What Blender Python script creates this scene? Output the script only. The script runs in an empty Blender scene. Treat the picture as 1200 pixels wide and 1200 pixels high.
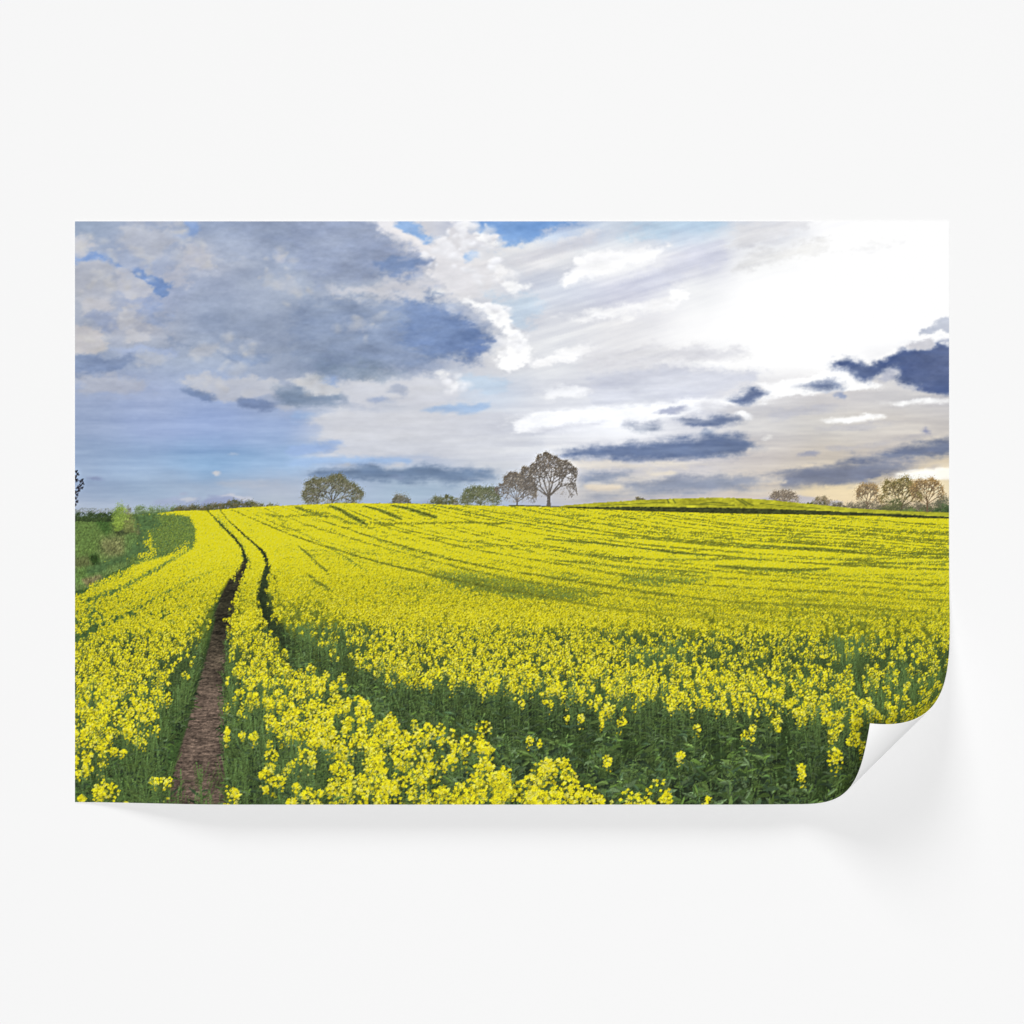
# A printed landscape wall mural with one curling corner, hung on a plain wall.
import bpy, math
import numpy as np
rng = np.random.default_rng(7)
S = 2                                   # ink dots per picture unit
PX0, PY0, PW, PH = 88, 259, 1024, 682   # the print in picture units
CW, CH = PW * S, PH * S

# ---------------------------------------------------------------- noise
def smooth(t): return t * t * (3 - 2 * t)
def value_noise(w, h, sx, sy, r):
    gw, gh = int(w / sx) + 3, int(h / sy) + 3
    g = r.random((gh, gw)).astype(np.float32)
    x = np.arange(w, dtype=np.float32) / sx + r.random() * .9
    y = np.arange(h, dtype=np.float32) / sy + r.random() * .9
    xi, yi = x.astype(int), y.astype(int)
    fx, fy = smooth(x - xi)[None, :], smooth(y - yi)[:, None]
    a = g[yi][:, xi]; b = g[yi][:, xi + 1]; c = g[yi + 1][:, xi]; d = g[yi + 1][:, xi + 1]
    return (a * (1 - fx) + b * fx) * (1 - fy) + (c * (1 - fx) + d * fx) * fy
def fbm(w, h, sx, sy, octv, r, gain=.55):
    o = np.zeros((h, w), np.float32); a = 1; t = 0
    for _ in range(octv):
        o += a * value_noise(w, h, max(sx, 1), max(sy, 1), r); t += a
        a *= gain; sx /= 2; sy /= 2
    return o / t - .5
def box1(a, r, ax):
    if r < 1: return a
    pad = [(0, 0)] * a.ndim; pad[ax] = (r + 1, r)
    c = np.cumsum(np.pad(a, pad, mode='edge'), axis=ax, dtype=np.float64)
    n = a.shape[ax]
    hi = np.take(c, np.arange(2 * r + 1, 2 * r + 1 + n), ax); lo = np.take(c, np.arange(0, n), ax)
    return ((hi - lo) / (2 * r + 1)).astype(np.float32)
def blur(a, r, ry=None):
    ry = r if ry is None else ry
    for _ in range(2):
        a = box1(box1(a, int(round(r)), 1), int(round(ry)), 0)
    return a
def poly_mask(pts, w, h, sc=1.0):
    """even-odd fill of a polygon given in picture units"""
    p = (np.array(pts, np.float64) - (PX0, PY0)) * sc
    m = np.zeros((h, w), bool)
    y0, y1 = max(int(p[:, 1].min()) - 1, 0), min(int(p[:, 1].max()) + 2, h)
    xs = np.arange(w) + .5
    for y in range(y0, y1):
        c = []
        yy = y + .5
        for (xa, ya), (xb, yb) in zip(p, np.roll(p, -1, 0)):
            if (ya <= yy) != (yb <= yy): c.append(xa + (yy - ya) / (yb - ya) * (xb - xa))
        c.sort()
        for a, b in zip(c[0::2], c[1::2]): m[y] |= (xs >= a) & (xs < b)
    return m.astype(np.float32)
def line_mask(pts, w, h):
    """soft line; every point is x, y, half width in picture units"""
    m = np.zeros((h, w), np.float32)
    yy, xx = np.mgrid[0:h, 0:w].astype(np.float32)
    for (xa, ya, wa), (xb, yb, wb) in zip(pts[:-1], pts[1:]):
        L = max(wa, wb) * 2 + 3
        x0, x1 = int(max(min(xa, xb) - PX0 - L, 0)), int(min(max(xa, xb) - PX0 + L, w))
        y0, y1 = int(max(min(ya, yb) - PY0 - L, 0)), int(min(max(ya, yb) - PY0 + L, h))
        if x1 <= x0 or y1 <= y0: continue
        X, Y = xx[y0:y1, x0:x1] + PX0, yy[y0:y1, x0:x1] + PY0
        dx, dy = xb - xa, yb - ya
        t = np.clip(((X - xa) * dx + (Y - ya) * dy) / (dx * dx + dy * dy + 1e-6), 0, 1)
        d = np.hypot(X - xa - t * dx, Y - ya - t * dy)
        ww = wa + (wb - wa) * t
        m[y0:y1, x0:x1] = np.maximum(m[y0:y1, x0:x1], np.clip(1.5 - d / np.maximum(ww, .4), 0, 1))
    return m

# ---------------------------------------------------------------- the printed sky
SKY_X = [90, 170, 250, 330, 410, 490, 570, 650, 730, 810, 890, 970, 1050, 1110]
W_ = (253, 253, 253)
SKY = {
260: [(130,148,180),(140,155,188),(133,150,185),(138,153,184),(138,153,187),(205,206,214),(190,200,222),(184,202,230),(204,214,227),(190,210,230),(217,220,228),(249,249,250),W_,W_],
300: [(150,165,196),(150,164,195),(165,174,197),(148,163,193),(138,154,187),(196,198,208),(216,217,222),(218,220,226),(236,237,240),(212,214,227),(240,241,242),(251,251,251),W_,W_],
340: [(163,171,190),(150,164,198),(147,161,192),(152,166,194),(150,163,190),(195,198,208),(222,223,228),(209,215,228),(217,219,232),(238,239,241),W_,W_,W_,W_],
380: [(150,161,186),(160,167,188),(128,145,178),(135,150,180),(125,142,176),(116,139,181),(200,204,214),(221,223,229),(226,226,230),(246,246,247),W_,W_,W_,W_],
420: [(132,149,184),(142,157,187),(150,165,194),(135,150,180),(121,139,173),(140,155,186),(214,215,220),(225,227,232),(230,230,233),(240,240,242),(250,250,250),W_,(240,240,242),(235,236,240)],
460: [(154,168,198),(158,172,204),(158,175,210),(162,172,194),(182,189,205),(202,206,215),(202,211,225),(215,217,224),(212,214,223),(208,211,224),(228,227,229),(216,213,213),(213,211,211),(211,209,210)],
500: [(150,166,197),(150,168,206),(150,170,211),(156,176,213),(203,207,218),(210,211,217),(208,210,217),(230,231,235),(243,243,244),(222,222,226),(208,206,206),(206,203,200),(206,201,197),(202,197,193)],
540: [(150,170,200),(150,175,208),(145,178,214),(152,181,216),(180,193,216),(190,199,216),(206,209,215),(213,213,217),(204,203,209),(206,203,206),(207,200,195),(207,198,186),(196,188,182),(222,208,184)],
575: [(155,172,198),(160,180,205),(165,182,205),(178,188,205),(165,182,205),(165,185,205),(182,196,212),(206,205,206),(216,209,200),(207,202,202),(208,199,189),(228,210,176),(232,212,172),(236,221,186)],
600: [(172,184,204),(168,182,204),(160,172,196),(184,195,208),(166,181,204),(166,181,204),(178,191,210),(197,201,215),(226,213,198),(226,213,196),(221,206,190),(226,206,172),(226,206,172),(226,206,172)],
}
# cloud shapes of the print: outline, ink, softness, ruggedness of the outline, strength
CLOUDS = [
 # upper left
 ([(88,301),(104,296),(125,303),(150,316),(175,318),(197,328),(196,341),(183,346),(170,336),(150,324),(128,308),(100,306),(88,305)], (108,140,198), 3, 9, .9),
 ([(216,258),(232,258),(230,272),(222,282),(217,272)], (112,144,202), 4, 6, .7),
 ([(196,270),(222,278),(214,286),(200,282)], (120,146,196), 4, 6, .6),
 ([(88,273),(104,276),(112,288),(100,298),(88,298)], (184,187,201), 5, 9, .85),
 ([(88,306),(118,307),(134,318),(140,342),(118,350),(88,346)], (167,173,191), 4, 9, .8),
 ([(136,316),(156,314),(170,324),(178,342),(166,350),(146,346),(138,334)], (184,188,203), 3, 9, .85),
 ([(94,350),(118,346),(136,354),(124,366),(98,366)], (188,189,199), 5, 9, .85),
 ([(104,368),(135,366),(140,390),(120,388)], (133,148,184), 5, 8, .7),
 ([(88,380),(104,382),(124,390),(129,404),(112,414),(88,416)], (182,182,192), 3, 8, .9),
 ([(138,360),(158,358),(168,372),(160,388),(142,384)], (176,180,194), 4, 9, .8),
 ([(148,382),(164,382),(171,398),(160,406),(148,402)], (184,187,199), 3, 8, .85),
 ([(168,350),(186,352),(196,364),(190,388),(172,376)], (128,150,196), 6, 9, .6),
 ([(120,408),(170,404),(212,412),(190,418),(140,416)], (152,170,210), 4, 6, .7),
 ([(88,416),(120,418),(166,414),(158,426),(130,434),(88,444)], (112,131,170), 5, 8, .85),
 ([(160,414),(184,412),(198,420),(178,430),(160,426)], (168,176,194), 4, 7, .8),
 ([(90,440),(140,440),(190,450),(150,460),(96,462)], (172,176,190), 7, 9, .7),
 ([(208,298),(226,286),(246,300),(256,316),(226,320),(206,316)], (180,184,200), 5, 10, .8),
 ([(196,322),(212,318),(226,326),(214,338),(198,334)], (180,185,203), 4, 9, .8),
 ([(228,318),(258,318),(262,324),(238,326)], (182,190,210), 3, 7, .75),
 ([(150,262),(200,264),(214,280),(188,300),(150,298),(130,280)], (170,176,194), 8, 10, .7),
 ([(318,292),(334,294),(344,304),(332,312),(320,304)], (180,186,207), 4, 8, .8),
 ([(316,328),(340,324),(352,332),(334,342),(318,342)], (172,180,200), 5, 9, .6),
 ([(186,392),(214,402),(244,406),(216,408),(196,404)], (120,138,174), 4, 7, .8),
 ([(190,346),(250,350),(290,370),(330,396),(318,412),(250,400),(200,388),(184,370)], (132,147,179), 14, 14, .5),
 ([(272,398),(296,394),(306,402),(288,406)], (158,170,195), 4, 8, .7),
 ([(218,410),(244,404),(262,412),(240,420),(222,418)], (172,178,194), 4, 8, .7),
 ([(248,416),(280,412),(326,414),(310,424),(270,424)], (116,136,174), 5, 8, .8),
 ([(250,262),(350,262),(340,300),(270,310),(240,290)], (138,153,185), 12, 14, .7),
 # great cloud over the middle
 ([(340,258),(440,258),(482,282),(512,306),(500,326),(420,330),(350,322)], (138,153,187), 10, 14, .85),
 ([(430,304),(462,298),(488,306),(486,322),(440,326)], (113,137,182), 7, 10, .85),
 ([(440,258),(474,258),(504,280),(534,304),(528,318),(506,304),(478,284),(452,268)], (236,234,236), 6, 8, .9),
 ([(468,258),(486,258),(506,272),(511,284),(500,284),(486,272),(474,266)], (116,156,212), 3, 7, .85),
 ([(486,290),(512,284),(524,262),(548,258),(556,270),(574,268),(590,280),(582,290),(556,294),(560,304),(582,302),(592,314),(594,328),(574,330),(570,344),(540,350),(510,346),(500,326),(514,310)], (224,223,227), 4, 12, .9),
 ([(558,268),(576,269),(590,279),(584,288),(566,284)], (248,248,248), 3, 7, .9),
 ([(526,262),(546,258),(553,269),(538,270)], (251,251,252), 3, 6, .95),
 ([(572,300),(584,304),(594,316),(593,326),(580,322)], (244,244,245), 4, 9, .8),
 ([(594,318),(604,326),(618,338),(610,348),(598,346)], (250,250,250), 5, 9, .8),
 ([(550,258),(684,258),(652,268),(604,284),(590,294),(570,299),(584,290),(590,278),(574,269),(556,269)], (118,160,216), 6, 7, .88),
 ([(544,302),(560,296),(566,300),(554,306)], (128,170,222), 3, 6, .85),
 ([(552,332),(574,338),(594,350),(622,344),(640,354),(622,378),(604,386),(596,374),(588,360),(572,350)], (194,211,228), 6, 8, .8),
 ([(386,336),(430,334),(500,332),(524,342),(500,352),(430,352),(390,346)], (206,207,215), 6, 9, .85),
 ([(500,341),(520,341),(517,347),(502,348)], (240,240,240), 2.5, 7, .9),
 ([(340,352),(400,346),(470,352),(540,352),(574,374),(576,404),(556,424),(470,428),(340,424)], (126,144,179), 10, 12, .8),
 ([(464,352),(500,350),(530,362),(560,384),(566,410),(530,420),(480,412),(466,380)], (111,135,181), 10, 12, .85),
 ([(520,356),(552,358),(580,372),(572,384),(540,376)], (196,202,216), 7, 9, .8),
 ([(408,374),(440,372),(452,382),(430,390),(410,386)], (150,163,190), 7, 9, .75),
 ([(534,342),(562,352),(584,357),(596,369),(600,384),(612,398),(622,407),(616,426),(596,438),(578,430),(586,408),(590,394),(576,374),(552,360)], (252,252,252), 4.5, 8, .97),
 ([(572,386),(592,388),(590,410),(574,420)], (226,227,230), 5, 8, .7),
 # second storey, left
 ([(214,446),(238,441),(268,445),(296,438),(322,446),(336,456),(312,464),(286,470),(260,470),(236,462)], (186,190,202), 3.5, 9, .85),
 ([(212,454),(236,457),(258,466),(242,470),(222,464)], (116,136,174), 3.5, 6, .8),
 ([(276,466),(302,468),(328,476),(312,482),(288,478)], (118,136,172), 3.5, 7, .8),
 ([(316,454),(344,452),(394,460),(404,468),(384,477),(340,476),(318,470)], (117,136,171), 4, 8, .9),
 ([(310,474),(344,478),(356,482),(330,484)], (186,190,202), 3, 6, .8),
 ([(330,444),(368,438),(396,446),(412,456),(374,462),(344,452)], (207,209,214), 3.5, 8, .9),
 ([(330,426),(400,424),(476,430),(470,442),(430,446),(370,438)], (116,136,172), 5, 8, .85),
 ([(374,441),(398,440),(408,447),(392,450)], (150,176,222), 3, 6, .7),
 ([(400,448),(440,442),(510,436),(540,446),(548,462),(500,474),(430,478),(398,468)], (208,210,218), 6, 10, .85),
 ([(446,454),(470,450),(480,458),(462,466)], (164,174,196), 4, 7, .75),
 ([(424,466),(450,466),(462,472),(440,474)], (150,166,198), 3, 6, .7),
 ([(506,436),(518,434),(524,444),(514,450)], (246,246,246), 4, 8, .7),
 ([(524,450),(536,447),(541,453),(534,460),(526,458)], (250,250,250), 3.5, 8, .75),
 ([(536,442),(560,438),(606,444),(600,454),(560,462),(540,458)], (192,210,229), 5, 7, .8),
 ([(484,482),(510,476),(560,471),(574,476),(550,484)], (161,188,223), 3.5, 6, .8),
 ([(338,482),(372,482),(364,492),(340,496)], (154,181,220), 4, 5, .7),
 ([(350,493),(400,480),(500,484),(640,488),(640,540),(480,534),(344,536),(384,526),(404,519),(366,516),(384,503)], (209,211,218), 4, 8, .85),
 ([(340,520),(400,518),(404,521),(376,530),(340,534)], (154,179,220), 3, 5, .8),
 ([(338,536),(400,534),(482,535),(478,543),(400,544),(340,546)], (158,186,224), 3, 5, .8),
 ([(352,556),(380,548),(418,547),(440,542),(468,550),(500,545),(530,547),(560,549),(583,553),(580,560),(560,564),(530,566),(480,564),(420,563),(372,562)], (109,131,170), 2.5, 7, .95),
 ([(394,542),(412,541),(420,546),(402,548)], (186,192,204), 3, 6, .8),
 ([(452,543),(466,540),(472,548),(460,550)], (204,206,212), 3, 6, .8),
 ([(455,556),(476,558),(470,562),(456,560)], (140,155,185), 2.5, 5, .6),
 # pale bands in the middle
 ([(604,300),(680,270),(740,262),(700,280),(640,310),(612,322)], (222,222,227), 7, 8, .8),
 ([(670,312),(690,296),(720,290),(790,286),(770,300),(720,318),(680,332),(650,334)], (249,249,250), 5, 7, .9),
 ([(672,306),(676,300),(686,308),(676,312)], (252,252,252), 2, 5, .9),
 ([(700,280),(740,264),(850,258),(846,268),(760,276)], (190,213,232), 8, 7, .8),
 ([(720,330),(800,300),(860,278),(850,300),(780,336),(720,346)], (211,214,229), 9, 8, .7),
 ([(640,376),(690,366),(780,346),(812,342),(780,360),(700,376)], (246,246,247), 5, 7, .85),
 ([(776,346),(790,340),(806,342),(800,350),(780,352)], (252,252,252), 2.5, 7, .9),
 ([(860,262),(960,258),(920,276),(880,292),(850,300)], (223,223,227), 6, 8, .8),
 ([(860,308),(900,290),(980,282),(960,294),(900,304),(860,320)], (230,230,231), 5, 9, .85),
 ([(950,294),(1010,288),(1066,274),(1050,284),(1004,296),(970,300)], (239,239,240), 4, 10, .8),
 ([(620,424),(660,410),(712,404),(690,416),(640,428)], (249,249,250), 4, 7, .9),
 ([(690,412),(760,404),(880,410),(870,422),(760,428),(680,432)], (227,227,231), 7, 8, .8),
 ([(780,426),(850,420),(900,428),(840,431)], (248,248,248), 3.5, 6, .8),
 ([(690,438),(780,430),(890,432),(894,442),(840,462),(780,470),(690,476)], (211,214,225), 7, 8, .85),
 ([(636,456),(684,450),(690,462),(640,470)], (247,247,248), 5, 7, .85),
 ([(604,448),(640,444),(690,456),(640,462)], (226,228,233), 6, 8, .6),
 ([(596,491),(660,481),(760,474),(850,465),(904,451),(908,468),(840,478),(780,486),(720,498),(650,505),(600,510)], (253,253,253), 6, 7, .9),
 ([(616,504),(680,496),(726,490),(690,500),(640,508)], (214,215,222), 3, 6, .7),
 ([(892,450),(940,440),(1010,426),(1016,444),(1040,452),(980,458),(906,467)], (253,253,253), 2.5, 6, .95),
 # right, dark clouds before the light
 ([(756,482),(776,478),(800,475),(813,478),(790,483)], (168,173,194), 2, 6, .85),
 ([(818,474),(836,468),(852,470),(850,480),(826,484)], (224,224,228), 3, 7, .8),
 ([(730,500),(740,495),(755,498),(770,492),(779,500),(762,503),(740,503)], (134,144,174), 2, 6, .9),
 ([(786,492),(800,490),(830,490),(845,484),(860,488),(875,490),(871,496),(850,499),(806,499)], (98,113,154), 2, 6, .95),
 ([(858,484),(872,480),(882,488),(876,494),(868,490)], (252,252,252), 2.5, 6, .8),
 ([(820,505),(832,503),(842,507),(834,510),(822,510)], (128,143,178), 2, 5, .9),
 ([(645,536),(664,529),(690,523),(720,521),(740,518),(770,514),(820,511),(862,509),(880,511),(890,520),(872,533),(840,538),(780,539),(720,539),(680,537)], (98,114,154), 2.8, 8, .96),
 ([(868,526),(890,521),(902,522),(884,529)], (140,150,178), 2, 5, .8),
 ([(655,540),(720,541),(810,540),(860,543),(800,548),(680,549)], (231,222,207), 3, 5, .8),
 ([(672,563),(680,556),(700,553),(735,550),(746,553),(735,560),(708,565),(680,568)], (129,143,178), 2.5, 6, .92),
 ([(724,566),(756,563),(790,557),(860,555),(892,557),(906,565),(884,573),(800,578),(744,574)], (134,144,175), 3, 7, .9),
 ([(752,553),(790,551),(794,556),(770,558)], (232,222,206), 2.5, 5, .8),
 ([(680,582),(700,574),(730,577),(772,575),(788,580),(740,587),(690,589)], (144,152,179), 3, 6, .88),
 ([(680,568),(716,566),(734,571),(720,574),(690,575)], (228,214,194), 2.5, 5, .8),
 ([(970,428),(985,418),(1000,420),(1010,428),(1030,419),(1055,410),(1080,409),(1112,403),(1114,462),(1100,464),(1075,454),(1058,450),(1048,444),(1052,434),(1044,430),(1030,441),(1020,448),(1003,444),(995,434)], (80,98,148), 2.2, 6, .97),
 ([(1060,418),(1112,410),(1112,450),(1090,454),(1066,440)], (96,110,158), 7, 8, .7),
 ([(1030,441),(1040,432),(1050,434),(1046,444),(1036,448)], (168,174,196), 3, 6, .6),
 ([(1074,392),(1085,382),(1100,375),(1114,371),(1114,389),(1095,388),(1080,391)], (190,196,211), 2, 6, .95),
 ([(1060,404),(1080,399),(1094,397),(1096,408),(1072,411)], (206,206,213), 2.5, 6, .9),
 ([(924,454),(940,450),(963,443),(986,445),(984,455),(966,458),(945,455)], (102,117,158), 2.2, 6, .95),
 ([(972,462),(984,460),(989,470),(980,469)], (148,159,186), 2, 5, .9),
 ([(855,466),(872,457),(890,453),(901,460),(886,468),(874,475),(862,472)], (92,108,152), 2.2, 6, .96),
 ([(954,494),(1000,487),(1039,485),(1030,490),(985,496)], (250,250,250), 2, 4, .9),
 ([(1022,472),(1060,469),(1112,466),(1112,471),(1050,474)], (248,248,248), 2, 4, .9),
 ([(890,512),(906,511),(910,514),(896,515)], (250,248,242), 2, 4, .9),
 ([(900,482),(960,476),(1000,478),(940,488),(900,492)], (193,194,204), 4, 6, .6),
 ([(948,503),(1000,498),(1060,494),(1010,503),(960,506)], (184,184,194), 3, 5, .6),
 ([(964,524),(1010,522),(1050,516),(1020,526),(970,528)], (186,184,190), 2.5, 5, .7),
 ([(930,534),(946,529),(962,530),(950,534)], (160,162,178), 2, 5, .85),
 ([(1030,516),(1080,508),(1112,504),(1080,514)], (180,178,184), 2.5, 5, .6),
 ([(1075,506),(1085,500),(1093,505),(1088,509)], (150,154,178), 2, 5, .9),
 ([(894,561),(918,552),(950,545),(1000,543),(1060,539),(1084,546),(1060,553),(1022,557),(1034,563),(990,569),(930,572),(900,571),(915,564)], (120,128,159), 2.8, 7, .92),
 ([(978,543),(995,534),(1010,534),(1030,531),(1045,526),(1075,519),(1112,514),(1114,533),(1090,535),(1062,538),(1030,539),(1008,542)], (106,117,152), 2.5, 7, .95),
 ([(905,566),(925,561),(920,566)], (226,212,190), 1.5, 4, .9),
 ([(1006,562),(1022,560),(1040,557),(1026,563)], (228,212,182), 1.5, 4, .7),
 ([(1046,558),(1066,550),(1112,546),(1114,561),(1080,562),(1054,563)], (254,250,240), 3, 5, .95),
 ([(1076,549),(1092,546),(1108,547),(1094,550)], (168,164,168), 2, 4, .85),
 ([(930,574),(1000,570),(1060,566),(1020,576),(940,580)], (234,216,178), 4, 5, .6),
 # low over the left horizon
 ([(101,557),(112,556),(130,561),(116,564),(104,562)], (138,151,184), 2, 5, .85),
 ([(247,553),(256,553),(262,557),(254,559)], (204,207,214), 1.6, 4, .9),
 ([(266,531),(280,530),(281,533),(270,534)], (178,196,220), 1.5, 4, .8),
 ([(206,578),(220,576),(222,579),(210,580)], (160,170,194), 1.5, 4, .8),
 ([(180,588),(206,582),(232,584),(236,592),(184,592)], (160,171,198), 2.5, 5, .8),
 ([(206,584),(222,582),(232,585),(222,587)], (197,200,209), 1.6, 4, .8),
 ([(236,590),(246,581),(266,579),(290,582),(304,592),(240,595)], (150,160,192), 2, 5, .9),
 ([(248,581),(272,578),(296,583),(306,590),(294,588),(270,582)], (202,204,213), 1.6, 4, .85),
 ([(250,568),(300,562),(350,560),(330,568),(270,572)], (190,194,204), 4, 6, .5),
 ([(485,590),(500,586),(510,592)], (158,168,198), 2, 4, .8),
 ([(880,588),(896,583),(940,580),(965,584),(985,588),(985,598),(880,598)], (183,182,195), 1.6, 3, .8),
]
def paint_sky():
    r = np.random.default_rng(11)
    w, h = PW, 348
    ys = sorted(SKY); g = np.array([SKY[y] for y in ys], np.float32)      # rows, cols, 3
    wx, wy = fbm(w, h, 60, 40, 5, r), fbm(w, h, 60, 30, 5, r)
    X = np.arange(w)[None, :] + PX0 + wx * 34; Y = np.arange(h)[:, None] + PY0 + wy * 20
    sx, sy = np.array(SKY_X, np.float32), np.array(ys, np.float32)
    def cell(v, s):
        v = np.clip(v, s[0], s[-1] - .01); i = np.searchsorted(s, v, side='right') - 1
        return i, smooth((v - s[i]) / (s[i + 1] - s[i]))
    ix, fx = cell(X, sx); iy, fy = cell(Y, sy)
    fx, fy = fx[..., None], fy[..., None]
    c = (g[iy, ix] * (1 - fx) + g[iy, ix + 1] * fx) * (1 - fy) + (g[iy + 1, ix] * (1 - fx) + g[iy + 1, ix + 1] * fx) * fy
    d1, d2 = fbm(w, h, 26, 16, 5, r, .62), fbm(w, h, 26, 16, 5, r, .62)
    yy, xx = np.mgrid[0:h, 0:w]
    d3 = fbm(w, h, 22, 13, 5, r, .72)
    d4 = fbm(w, h, 34, 12, 5, r, .65)
    flat = np.clip((yy - 165) / 60, 0, 1)
    d5 = fbm(w, h, 46, 6, 5, r, .68)                       # long level shreds for the clouds low over the land
    d1 = d1 * (1 - .3 * flat); d2 = d2 * (1 - .45 * flat); d3 = d3 * (1 - .5 * flat) + d5 * .75 * flat
    for pts, col, soft, rug, a in CLOUDS:
        m = poly_mask(pts, w, h)
        dark_low = sum(col) < 480 and min(y for _, y in pts) > 395 and max(x for x, _ in pts) > 350
        if dark_low: soft = soft * 1.7
        m = blur(m, soft * 1.25, max(soft * .9, 1))
        gx = np.clip(xx + (d1 * rug * 4.2), 0, w - 1).astype(int); gy = np.clip(yy + (d2 * rug * 2.6), 0, h - 1).astype(int)
        m = m[gy, gx]
        m = np.clip(m + d3 * 1.5 * np.clip(m * (1 - m) * 4, 0, 1), 0, 1)
        m = (m ** 1.25 if dark_low else smooth(m)) * a
        if dark_low: col = (col[0] * .94 + 9, col[1] * .95 + 8, col[2] * .92 + 6)
        tone = 1 + d4 * (.22 if sum(col) < 480 else .10)
        c = c * (1 - m[..., None]) + np.array(col, np.float32) * tone[..., None] * m[..., None]
    rr_ = np.random.default_rng(5)
    for cx_, cy_, rad, n_ in ((545,275,26,26),(575,315,24,22),(520,300,24,16),(570,280,16,14),(600,400,20,16),(575,362,16,12),(530,452,16,12),(150,330,24,16),(150,375,20,14),(108,398,18,10),(270,448,26,14),(365,446,22,10),(108,332,22,14),(160,302,26,14),(235,300,26,16),(325,302,18,8),(104,284,16,10),(262,412,30,12),(330,340,34,12),(420,380,30,8),(210,268,24,10)):
        bright = 252 if cx_ > 500 else 208
        for _ in range(n_):
            a_ = rr_.random() * 6.283; q_ = rad * rr_.random() ** .6; px_, py_ = cx_ - PX0 + np.cos(a_) * q_ * 1.3, cy_ - PY0 + np.sin(a_) * q_ * .8
            R = 3 + 6 * rr_.random()
            dd_ = np.hypot(xx - px_ + d1 * 14, (yy - py_ + d2 * 12) * 1.25) / R
            sh = np.clip((yy - py_) / R * .5 + .5, 0, 1)
            m = np.clip(1.25 - dd_, 0, 1) ** 1.2 * (.55 if cx_ > 500 else .28)
            t_ = bright - (40 if cx_ > 500 else 34) * sh
            c = c * (1 - m[..., None]) + np.stack([t_, t_ + 1, t_ + 6], -1) * m[..., None]
    l0 = c.mean(-1, keepdims=True); c = c + np.where(l0 > 226, (l0 - 226) * .25, 0)
    c = c + (fbm(w, h, 24, 13, 5, r, .66) * 24 * np.clip((225 - l0[..., 0]) / 50, 0, 1) * np.clip((260 - yy) / 90, .15, 1))[..., None]
    lft = (np.clip((560 - (xx + PX0)) / 120, 0, 1) * np.clip((470 - (yy + PY0)) / 60, 0, 1) * np.clip((215 - l0[..., 0]) / 40, 0, 1))[..., None]
    c = c + lft * np.array([17, 14, 6], np.float32)
    cool = (np.clip(1 - np.abs(xx + PX0 - 720) / 260, 0, 1) * np.clip((yy + PY0 - 430) / 60, 0, 1) * np.clip((560 - yy - PY0) / 20, 0, 1))[..., None]
    c = c + cool * np.array([2, 4, 8], np.float32)
    # billows and fine streaks inside the clouds
    lum = c.mean(-1)
    body = np.clip((250 - lum) / 60, 0, 1) * np.clip((lum - 80) / 40, .4, 1)
    low = np.clip((np.arange(h)[:, None] - 150) / 90, 0, 1)
    n = (fbm(w, h, 60, 26, 6, r, .6) * 44 * (1 - low * .6) + fbm(w, h, 110, 9, 5, r, .6) * 30 * low) * body
    big = fbm(1500, 1100, 170, 13, 5, r, .62)
    def slant(th):
        bx_ = np.clip(xx * np.cos(th) - yy * np.sin(th) + 200, 0, 1499).astype(int); by_ = np.clip(xx * np.sin(th) + yy * np.cos(th) + 100, 0, 1099).astype(int)
        return big[by_, bx_]
    mixv = np.clip((yy - 120) / 120, 0, 1)
    streak = slant(.27) * (1 - mixv) + slant(.03) * mixv
    fan = np.clip((xx - 420) / 120, 0, 1) * np.clip((lum - 170) / 40, 0, 1)
    c = c + (streak * 46 * fan * np.clip((256 - lum) / 30, .25, 1))[..., None] * np.array([1.1, 1.05, .8], np.float32)
    c = c + n[..., None] * np.array([1.05, 1, .82], np.float32)
    c = np.clip(c, 0, 254)
    return c

def resize2(c):
    h, w = c.shape[:2]
    def up(a, ax):
        n = a.shape[ax]; p = (np.arange(n * S) + .5) / S - .5
        i = np.clip(np.floor(p).astype(int), 0, n - 1); j = np.clip(i + 1, 0, n - 1); f = np.clip(p - i, 0, 1)
        sh = [1] * a.ndim; sh[ax] = -1; f = f.reshape(sh).astype(np.float32)
        return np.take(a, i, ax) * (1 - f) + np.take(a, j, ax) * f
    return up(up(c, 0), 1)

# ---------------------------------------------------------------- ink: dots put down far to near
canvas = np.zeros((CH, CW, 3), np.float32)
ids = np.zeros((CH, CW), np.uint8)
SKYI, CROP, VERGE, TRACK, HILL, HEDGE = 0, 1, 2, 3, 4, 5
def put(x, y, col, key=None, ident=CROP):
    """x, y in picture units"""
    ix = ((x - PX0) * S).astype(np.int32); iy = ((y - PY0) * S).astype(np.int32)
    ok = (ix >= 0) & (ix < CW) & (iy >= 0) & (iy < CH)
    ix, iy, col = ix[ok], iy[ok], np.broadcast_to(col, (len(ok), 3))[ok]
    if key is not None:
        o = np.argsort(key[ok], kind='stable'); ix, iy, col = ix[o], iy[o], col[o]
    f = iy * CW + ix
    canvas.reshape(-1, 3)[f] = col; ids.reshape(-1)[f] = ident
def fill(mask2, col, ident, noise=None):
    m = mask2 > .5
    c = np.broadcast_to(np.array(col, np.float32), canvas.shape).copy()
    if noise is not None: c = c * (1 + noise[..., None])
    canvas[m] = c[m]; ids[m] = ident

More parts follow.
